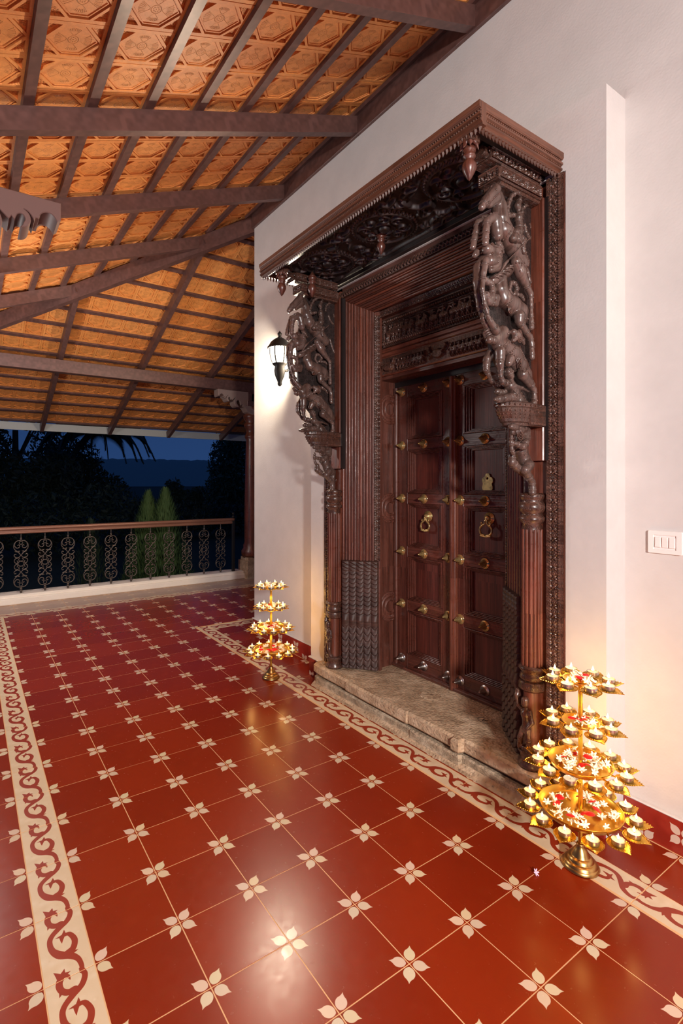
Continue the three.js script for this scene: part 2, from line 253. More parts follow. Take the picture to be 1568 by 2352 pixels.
function tileGeo(w, d, u0, u1, v0, v1, turn) {
  const key = [w, d, u0, u1, v0, v1, turn].map((k) => (+k).toFixed(4)).join();
  if (!tileGeos.has(key)) {
    const g = flat(new THREE.BoxGeometry(w, 0.012, d)); g.translate(0, -0.006, 0);
    const p = g.attributes.position, uv = g.attributes.uv;
    for (let i = 0; i < p.count; i++) { let a = p.getX(i) / w + 0.5, b = p.getZ(i) / d + 0.5; if (turn) [a, b] = [b, a]; uv.setXY(i, u0 + (u1 - u0) * a, v0 + (v1 - v0) * (1 - b)); }
    tileGeos.set(key, g);
  }
  return tileGeos.get(key);
}
const floor = struct('floor');
mesh('floor_bed', box(-6.5 * T, 3.62 * T, -0.2, -0.0008, -23.6 * T, 2 * T), std({ color: rgb(222, 176, 126), roughness: 0.8 }), floor);
mesh('floor_bed', box(3.62 * T, 12 * T, -0.2, -0.0008, -23.6 * T, -13.72 * T), std({ color: rgb(222, 176, 126), roughness: 0.8 }), floor);
mesh('floor_bed', box(-6.5 * T, 3.62 * T, -0.2, -0.0016, 2 * T, 5), std({ color: rgb(150, 44, 26), roughness: 0.35 }), floor);
const GAP = 0.0036;
function lay(name, x0, x1, z0, z1, mat, u0 = 0, u1 = 1, v0 = 0, v1 = 1, turn = false) {   // in tile units
  const m = share(name, tileGeo((x1 - x0) * T - GAP, (z1 - z0) * T - GAP, u0, u1, v0, v1, turn), mat, floor);
  m.position.set((x0 + x1) / 2 * T, rr(-0.0003, 0.0003), (z0 + z1) / 2 * T); return m;
}
const anyRed = () => floorMats[Math.floor(rnd() * 3)];
const rowsNear = []; for (let i = -2; i < 15; i++) rowsNear.push([-(i + 1), -i, 0, 1]);
rowsNear.push([-15.5, -15, 0.5, 1]);
const rowsFar = []; for (let k = 0; k < 5; k++) rowsFar.push([-16.5 - k, -15.5 - k, 0, 1]);
rowsFar.push([-21.3, -20.5, 0.2, 1]);
for (const [z0, z1, v0, v1] of [...rowsNear, ...rowsFar]) {
  for (let c = -4; c < 2; c++) lay('floor_tile', c, c + 1, z0, z1, anyRed(), 0, 1, v0, v1);
  lay('floor_tile', -5.52, -4.52, z0, z1, anyRed(), 0, 1, v0, v1);
}
for (const [z0, z1, v0, v1] of rowsFar) for (let c = 2; c < 9; c++) lay('floor_tile', c, c + 1, z0, z1, anyRed(), 0, 1, v0, v1);
for (const [z0, z1, v0, v1] of rowsNear) {
  if (z1 > -14.8) lay('floor_tile', 2.54, 3.54, Math.max(z0, -14.9), z1, anyRed(), 0, 1, v0, v1);
  if (z1 > -15) lay('border_tile', 2.03, 2.54, z0, z1, borderMat, 1, 0, 1, 0);
}
lay('border_tile', 2.03, 2.54, -15.41, -15, borderMat, 0, 1, 0.6, 1);
for (let c = 2.54; c < 8; c++) { lay('border_tile', c, c + 1, -15.41, -14.9, borderMat, 0, 1, 0, 1, true); if (c > 3) lay('floor_tile', c, c + 1, -14.9, -13.9, anyRed()); }
for (const [z0, z1] of [...rowsNear, ...rowsFar]) lay('border_tile', -4.52, -4, z0, z1, borderMat, 0, 1, 1 - (z1 - z0), 1);
for (let c = -5.52; c < 9; c++) { lay('border_tile', c, c + 1, -21.82, -21.3, borderMat, 0, 1, 0, 1, true); lay('floor_tile', c, c + 1, -22.82, -21.82, beigeMats[0]); lay('floor_tile', c, c + 1, -23.5, -22.82, beigeMats[0], 0, 1, 0.32, 1); }

// ---------- walls ----------
const ZC = -1.245, ZO0 = ZC - 0.874, ZO1 = ZC + 0.874;      // middle and sides of the doorway
const wall = struct('wall_right');
mesh('wall_face', [box(0.92, 1.17, 0, 3.985, -3.485, ZO0), box(0.92, 1.17, 0, 3.985, ZO1, 5), box(0.92, 1.17, 2.72, 3.985, ZO0, ZO1), box(1.165, 1.3, 0, 3.0, ZO0 - 0.1, ZO1 + 0.1)], M.plaster, wall);
mesh('wall_bay', [box(0.77, 0.921, 0, 2.98, -2.30, ZO0), box(0.77, 0.921, 0, 2.98, ZO1, -0.205), box(0.77, 0.921, 2.72, 2.98, ZO0, ZO1)], M.plaster, wall);
const wallBack = struct('wall_back');
mesh('wall_face', box(1.17, 4.2, 0, 3.985, -3.485, -3.25), M.plaster, wallBack);
// skirting of half tiles
const skirtTex = canvasTex(512, 256, (x, w, h) => {
  x.fillStyle = 'rgb(146,42,28)'; x.fillRect(0, 0, w, h); mottle(x, w, h, 40, '190,90,70', 0.12); mottle(x, w, h, 30, '80,14,8', 0.16);
  const k = w / T; for (const [a, b] of [[0, 0.45], [1, 0.45], [0.5, 1.0]]) for (const d of [45, 135, 225, 315]) petal(x, a * w, b * h, d * Math.PI / 180, k * 0.9, 'rgb(206,184,166)');
});
const skirtMat = phys({ map: skirtTex, roughness: 0.32 });
const base = struct('baseboard_right');
function skirt(x, z0, z1, off = 0) {
  const g = flat(new THREE.BoxGeometry(0.016, 0.128, z1 - z0 - 0.002)), p = g.attributes.position, uv = g.attributes.uv;
  for (let i = 0; i < p.count; i++) uv.setXY(i, off + (p.getZ(i) + (z1 - z0) / 2) / T, p.getY(i) / 0.128 + 0.5);
  const m = share('skirting_tile', g, skirtMat, base); m.position.set(x, 0.064, (z0 + z1) / 2);
}
for (let z = -3.485; z < -2.31; z += T) skirt(0.912, z, Math.min(z + T, -2.301));
for (let z = -0.204; z < 1.6; z += T) skirt(0.912, z, z + T, 0.2);
skirt(0.762, -2.30, -2.235, 0.4); skirt(0.762, -0.36, -0.206, 0.4);
mesh('skirting_cap', [bar(0.896, 0.92, 0.128, 0.137, -3.49, -2.302, 'z', 0.003), bar(0.748, 0.772, 0.128, 0.137, -2.305, -2.13, 'z', 0.003), bar(0.9, 0.92, 0.128, 0.136, -0.2, 1.6, 'z', 0.003)], M.plaster, base);

// ---------- roof ----------
const S = 0.374, CS = 1 / Math.hypot(1, S), SN = S * CS, TH = Math.atan(S);
const yMain = (x) => 3.935 - S * (0.92 - x), yHip = (z) => 3.935 + S * (z + 3.55), hipZ = (x) => -3.55 - (0.92 - x);
const ceiling = struct('ceiling');
mesh('roof_slab', [prismZ([[0.95, yMain(0.95) + 0.075], [0.95, yMain(0.95) + 0.14], [-3.5, yMain(-3.5) + 0.14], [-3.5, yMain(-3.5) + 0.075]], -8, 5), prismX([[-3.52, yHip(-3.52) + 0.075], [-3.52, yHip(-3.52) + 0.14], [-8, yHip(-8) + 0.14], [-8, yHip(-8) + 0.075]], -3.5, 4.2)], std({ color: rgb(150, 80, 50), roughness: 0.9 }), ceiling);
for (let k = 0; k < 15; k++) {
  const x = 0.895 - 0.283 * k, L = 5 - hipZ(x), g = new THREE.BoxGeometry(0.05, 0.022, L); g.rotateZ(TH); g.translate(x - SN * 0.011, yMain(x) + CS * 0.011, 5 - L / 2);
  mesh('purlin', grain(g, 'z'), M.steel, ceiling);
}
for (let k = 0; k < 15; k++) {
  const z = -3.83 - 0.288 * k, x0 = Math.max(-3.5, 0.92 + z + 3.55), L = 4.2 - x0, g = new THREE.BoxGeometry(L, 0.022, 0.045); g.rotateX(-TH); g.translate(x0 + L / 2, yHip(z) + CS * 0.011, z - SN * 0.011);
  mesh('purlin', grain(g, 'x'), M.steel, ceiling);
}
// pressed clay tile: a frame with a six-sided and four three-sided openings over a recessed plate
const clayBump = (() => {
  const c = document.createElement('canvas'); c.width = c.height = 512; const x = c.getContext('2d'); x.fillStyle = '#888'; x.fillRect(0, 0, 512, 512); x.translate(256, 256); x.scale(512 / 0.29, 512 / 0.214);
  const line = (w, col) => { x.lineWidth = w; x.strokeStyle = col; x.lineCap = 'round'; };
  line(0.003, '#111'); x.beginPath(); x.arc(0, 0, 0.022, 0, 7); x.stroke(); x.fillStyle = '#aaa'; x.beginPath(); x.arc(0, 0, 0.0205, 0, 7); x.fill();
  x.fillStyle = '#111'; for (let k = 0; k < 9; k++) { const r = k ? 0.012 : 0; x.beginPath(); x.arc(r * Math.cos(k * 0.785), r * Math.sin(k * 0.785), 0.0022, 0, 7); x.fill(); }
  for (let q = 0; q < 4; q++) { x.save(); x.rotate(q * Math.PI / 2); const L = q % 2 ? 0.05 : 0.066; for (let k = -3; k <= 3; k++) { x.save(); x.translate(0.024, 0); x.rotate(k * 0.21); x.fillStyle = '#151515'; x.beginPath(); x.ellipse(L * 0.42, 0, L * 0.36, 0.0026, 0, 0, 7); x.fill(); x.beginPath(); x.arc(L * 0.76, 0, 0.0034, 0, 7); x.fill(); x.restore(); } x.restore(); }
  line(0.0018, '#222'); for (const [a, b] of [[1, 1], [1, -1], [-1, 1], [-1, -1]]) for (let i = 0; i < 4; i++) for (let j = 0; j < 4 - i; j++) { x.beginPath(); x.arc(a * (0.108 - i * 0.013), b * (0.083 - j * 0.012), 0.0042, 0, 5); x.stroke(); }
  const t = new THREE.CanvasTexture(c); t.wrapS = t.wrapT = THREE.RepeatWrapping; return t;
})();
const clayMap = (a) => tex(256, 256, (u, v) => { const k = 0.93 + 0.06 * (N16(u * 16 + a, v * 16) - 0.5) + 0.06 * (N64(u * 64, v * 64 + a) - 0.5); return [k, k * 0.99, k * 0.97]; }, true);
const clays = [[230, 150, 80], [224, 142, 74], [236, 158, 88]].map((c, i) => std({ color: rgb(...c), map: clayMap(i * 5), bumpMap: clayBump, bumpScale: 0.014, roughness: 0.55 }));
function clayGeo(h) {
  const w = 0.29, a = w / 2, b = h / 2, k = h / 0.2135, list = [];
  const s = shapeOf([[-a, -b], [a, -b], [a, b], [-a, b]]), hexa = (f) => [[-0.112, 0], [-0.04, 0.088 * k], [0.04, 0.088 * k], [0.112, 0], [0.04, -0.088 * k], [-0.04, -0.088 * k]].map(([x, y]) => [x * f, y * f]);
  const hole = (pts) => { const p = new THREE.Path(); pts.forEach(([x, y], i) => (i ? p.lineTo(x, y) : p.moveTo(x, y))); p.closePath(); s.holes.push(p); };
  hole(hexa(1)); for (const u of [-1, 1]) for (const v of [-1, 1]) hole([[u * 0.113, v * 0.088 * k], [u * 0.056, v * 0.088 * k], [u * 0.113, v * 0.019 * k]]);
  list.push(new THREE.ExtrudeGeometry(s, { depth: 0.011, bevelEnabled: false }).translate(0, 0, -0.011));
  const ring = shapeOf(hexa(0.93)); ring.holes.push(new THREE.Path(hexa(0.87).map(([x, y]) => new THREE.Vector2(x, y))));
  list.push(new THREE.ExtrudeGeometry(ring, { depth: 0.008, bevelEnabled: false }).translate(0, 0, -0.013));
  const pl = new THREE.ExtrudeGeometry(shapeOf(hexa(0.87)), { depth: 0.004, bevelEnabled: false }); pl.translate(0, 0, -0.012); list.push(pl);
  list.push(new THREE.BoxGeometry(w, h, 0.006).translate(0, 0, -0.014));
  const g = merge(list.map(flat)), p = g.attributes.position, uv = g.attributes.uv; for (let i = 0; i < p.count; i++) uv.setXY(i, p.getX(i) / w + 0.5, p.getY(i) / h + 0.5);
  return g;
}
const clayMain = clayGeo(0.2125), clayHip = clayGeo(0.1985), spots = [];
for (let k = 0; k < 13; k++) for (let j = -4; j < 26; j++) {
  const x = 0.895 - 0.283 * (k + 0.5), z = -1.195 - 0.2155 * (j + 0.5); if (z < hipZ(x) - 0.24 || x < -1.9) continue;
  spots.push([clayMain, new THREE.Matrix4().makeBasis(V([CS, SN, 0]), V([0, 0, 1]), V([SN, -CS, 0])).setPosition(x - SN * 0.024, yMain(x) + CS * 0.024, z)]);
}
for (let k = -1; k < 14; k++) for (let c = -11; c < 15; c++) {
  const z = -3.83 - 0.288 * (k + 0.5), x = 0.095 + 0.2 * c; if (x < 0.92 + z + 3.55 - 0.2 || z > -3.55) continue;
  spots.push([clayHip, new THREE.Matrix4().makeBasis(V([0, SN, CS]), V([-1, 0, 0]), V([0, -CS, SN])).setPosition(x, yHip(z) + CS * 0.024, z - SN * 0.024)]);
}
camera.updateMatrixWorld(); camera.updateProjectionMatrix();
for (const s of spots) { const p = new THREE.Vector3().setFromMatrixPosition(s[1]), d = p.distanceTo(camera.position); p.project(camera); s[2] = Math.max(Math.abs(p.x), Math.abs(p.y)) < 1.04 ? 1 / d : 0.01 / d; }
spots.sort((a, b) => b[2] - a[2]);
for (const [g, m] of spots.slice(0, 300)) { const o = share('ceiling_tile', g, clays[Math.floor(rnd() * 3)], ceiling); o.applyMatrix4(m.clone().multiply(new THREE.Matrix4().makeTranslation(rr(-0.002, 0.002), 0, rr(-0.0015, 0.0015)))); }
const restTiles = mesh('ceiling_tiling', spots.slice(300).map(([g, m]) => g.clone().applyMatrix4(m)), clays[1], ceiling); restTiles.userData.kind = 'stuff';
// steel rafters
for (const z of [4.93, 3.95, 2.97, 1.99, 1.01, 0.02, -0.965, -1.95, -2.93]) mesh('rafter', beam([0.93, yMain(0.93), z], [-3.45, yMain(-3.45), z], 0.052, 0.108), M.steel, ceiling);
for (const z of [-3.92, -4.9, -5.88]) { const x = 0.92 + z + 3.55; mesh('rafter', beam([x + 0.02, yMain(x + 0.02), z], [-3.45, yMain(-3.45), z], 0.052, 0.108), M.steel, ceiling); }
for (const x of [-1.37, -0.39, 0.59, 1.56, 2.54, 3.52]) { const z = Math.min(-3.49, hipZ(x)); mesh('rafter', beam([x, yHip(z), z], [x, yHip(-7.96), -7.96], 0.052, 0.108), M.steel, ceiling); }
mesh('hip_rafter', beam([0.95, 3.935, -3.52], [-3.48, yHip(-7.95), -7.95], 0.06, 0.15), M.steel, ceiling);
mesh('ridge_plate', bar(0.9, 0.925, 3.8, 3.93, -3.5, 5, 'z', 0.003), M.steel, ceiling);
mesh('fascia', [box(-3.5, 4.2, 2.2, 2.315, -7.99, -7.965, 'x'), box(-3.52, -3.5, 2.2, 2.315, -7.99, 5, 'z')], M.greySteel, ceiling);
mesh('wall_plate_beam', bar(-1.58, 4.1, 2.735, 2.885, -6.06, -5.95, 'x', 0.004), M.steel, ceiling);
mesh('wall_plate_beam', bar(-1.58, -1.47, 2.735, 2.885, -5.95, 5, 'z', 0.004), M.steel, ceiling);

// ---------- columns and their scrolled brackets ----------
const columnShape = lathe([[0, 0.3], [0.13, 0.3], [0.15, 0.34], [0.15, 0.4], [0.12, 0.44], [0.125, 0.48], [0.105, 0.52], [0.105, 0.9], [0.098, 1.4], [0.082, 2.05], [0.1, 2.08], [0.1, 2.11], [0.078, 2.14], [0.078, 2.2], [0.11, 2.24], [0.11, 2.28], [0.085, 2.31], [0.12, 2.37], [0.125, 2.41], [0.09, 2.44], [0.13, 2.5], [0.135, 2.54], [0, 2.54]], 28);
function column(pos, label) {
  const t = thing('wooden_column', label, 'column', pos);
  mesh('shaft', grain(columnShape.clone()), M.woodRed, t);
  mesh('plinth', [bar(-0.15, 0.15, 0, 0.26, -0.15, 0.15, 'y', 0.012), bar(-0.125, 0.125, 0.26, 0.31, -0.125, 0.125, 'y', 0.01)], M.stone, t);
  mesh('capital', [bar(-0.15, 0.15, 2.53, 2.6, -0.15, 0.15, 'y', 0.01), bar(-0.12, 0.12, 2.6, 2.735, -0.12, 0.12, 'y', 0.006)], M.steel, t);
  return t;
}
column([2.2, 0, -6.04], 'round turned wooden column behind the end of the iron railing, partly hidden by the wall corner');
column([-1.53, 0, -2.0], 'turned wooden column carrying the side beam and the near scrolled bracket');
// arm profile in length and height: a deep arm with hooked scrolls cut along its lower edge
const arm = (() => {
  const s = new THREE.Shape(); s.moveTo(0, 0); s.lineTo(0.56, 0); s.lineTo(0.56, -0.07); s.lineTo(0.545, -0.082);
  s.quadraticCurveTo(0.53, -0.05, 0.505, -0.052); s.quadraticCurveTo(0.475, -0.055, 0.47, -0.085); s.lineTo(0.455, -0.085); s.lineTo(0.45, -0.1); s.quadraticCurveTo(0.432, -0.06, 0.405, -0.062); s.absarc(0.4, -0.098, 0.037, 1.5, -1.75, true);
  s.quadraticCurveTo(0.402, -0.13, 0.408, -0.113); s.absarc(0.396, -0.1, 0.017, -0.7, 2.6, false); s.lineTo(0.372, -0.115); s.lineTo(0.36, -0.1); s.lineTo(0.35, -0.115); s.quadraticCurveTo(0.33, -0.1, 0.31, -0.082);
  s.absarc(0.265, -0.132, 0.06, 0.9, -1.9, true); s.quadraticCurveTo(0.262, -0.18, 0.278, -0.155); s.absarc(0.26, -0.138, 0.028, -0.8, 2.8, false); s.lineTo(0.222, -0.17); s.lineTo(0.2, -0.155); s.lineTo(0.185, -0.18); s.quadraticCurveTo(0.15, -0.19, 0.12, -0.24); s.quadraticCurveTo(0.06, -0.26, 0, -0.3); s.closePath();
  const g = new THREE.ExtrudeGeometry(s, { depth: 0.13, bevelEnabled: true, bevelSize: 0.003, bevelThickness: 0.003, bevelOffset: -0.003, bevelSegments: 1, curveSegments: 10 }); g.scale(1.04, 1.2, 1.15); g.translate(0, 0, -0.075); return grain(g, 'x');
})();
{ const t = thing('beam_bracket', 'brown bracket with hooked scrolls jutting out under the near clay tiles', 'bracket', [-1.53, 2.765, -2.0]); mesh('arm', arm.clone(), M.steelMatte, t); mesh('seat_block', bar(-0.09, 0.06, -0.16, -0.03, -0.08, 0.08, 'y', 0.006), M.steel, t); }
{ const t = thing('beam_bracket', 'grey scalloped bracket beneath the far beam at the column by the wall corner', 'bracket', [2.2, 2.735, -6.0]); const g = arm.clone(); g.rotateY(Math.PI); mesh('arm', g, std({ color: rgb(150, 128, 118), roughness: 0.55 }), t); mesh('seat_block', bar(-0.06, 0.06, -0.2, -0.02, -0.08, 0.08, 'y', 0.006), M.steel, t); }

// ---------- kerb, railing ----------
const kerb = struct('trim_1');
mesh('kerb', [bar(-1.6, 2.05, 0, 0.075, -6.02, -5.965, 'x', 0.01), bar(-1.6, 2.05, 0, 0.11, -6.25, -6.0, 'x', 0.01)], std({ color: rgb(240, 230, 218), map: M.plaster.map, roughness: 0.8 }), kerb);
{
  const t = thing('railing', 'cast iron railing of scrolled panels under a brown double handrail along the far edge', 'railing', [0, 0, -6.08]);
  mesh('handrail', [rod([-1.6, 0.868, 0], [1.93, 0.868, 0], 0.024, 0.024, 14), rod([-1.6, 0.822, 0], [1.93, 0.822, 0], 0.016, 0.016, 12), box(-1.6, 1.93, 0.82, 0.87, -0.008, 0.008, 'x')], M.rail, t);
  const p = [], w = 0.0062, two = (pts) => { p.push(tube(pts, w, 26, 5)); p.push(tube(pts.map(([x, y, z]) => [-x, y, z]), w, 26, 5)); };
  const spiral = (cx, cy, r, a0, turn, n = 14, shrink = 0.72) => Array.from({ length: n + 1 }, (_, i) => { const q = i / n, R = r * (1 - shrink * q), a = a0 + turn * q; return [cx + R * Math.cos(a), cy + R * Math.sin(a), 0]; });
  const ring = (y, r, rt = w) => { const g = new THREE.TorusGeometry(r, rt, 5, 20); g.translate(0, y, 0); p.push(flat(g)); };
  for (const d of [1, -1]) {                                         // top and bottom halves mirror each other about y = 0.46
    const Y = (y) => 0.455 + d * y, f = (pts) => pts.map(([x, y, z]) => [x, Y(y), z]);
    two(f([[0.004, 0.275, 0], [0.045, 0.265, 0], [0.072, 0.225, 0], [0.07, 0.18, 0], [0.045, 0.15, 0], [0.02, 0.128, 0], [0.002, 0.098, 0]]));
    two(f([[0.06, 0.25, 0], [0.066, 0.215, 0], [0.045, 0.185, 0], [0.02, 0.19, 0], [0.012, 0.21, 0], [0.024, 0.222, 0], [0.034, 0.212, 0]]));
    ring(Y(0.245), 0.018, 0.005);
    two(f([[0.003, 0.1, 0], [0.03, 0.135, 0], [0.062, 0.148, 0]]));
    two(f([[0.002, 0.098, 0], [0.022, 0.075, 0], [0.05, 0.075, 0], [0.07, 0.095, 0], [0.062, 0.115, 0], [0.048, 0.108, 0]])); two(f([[0.01, 0.152, 0], [0.02, 0.145, 0], [0.032, 0.15, 0]]));
    two(f([[0.028, 0.07, 0], [0.062, 0.055, 0], [0.066, 0.025, 0], [0.045, 0.004, 0], [0.034, 0.022, 0], [0.042, 0.038, 0]]));
    two(f([[0.012, 0.066, 0], [0.024, 0.05, 0], [0.018, 0.034, 0]]));
  }
  ring(0.455, 0.03, 0.0065);
  p.push(rod([0, 0.728, 0], [0, 0.83, 0], 0.006, 0.006, 8), ball(0, 0.752, 0, 0.013), ball(0, 0.738, 0, 0.01), rod([0, 0.1, 0], [0, 0.185, 0], 0.012, 0.008, 10), ball(0, 0.165, 0, 0.016), ball(0, 0.14, 0, 0.018));
  const bal = merge(p.map(flat));
  for (let k = 0; k < 13; k++) { const m = share('baluster', bal, M.iron, t); m.position.set(-1.31 + 0.2525 * k, 0, 0); }
  mesh('newel_post', [bar(1.9, 1.94, 0.1, 0.85, -0.02, 0.02, 'y', 0.003), ball(1.92, 0.905, 0, 0.022, 2), ball(1.92, 0.955, 0, 0.02, 2), rod([1.92, 0.88, 0], [1.92, 0.96, 0], 0.008)], M.ironBlack, t);
}

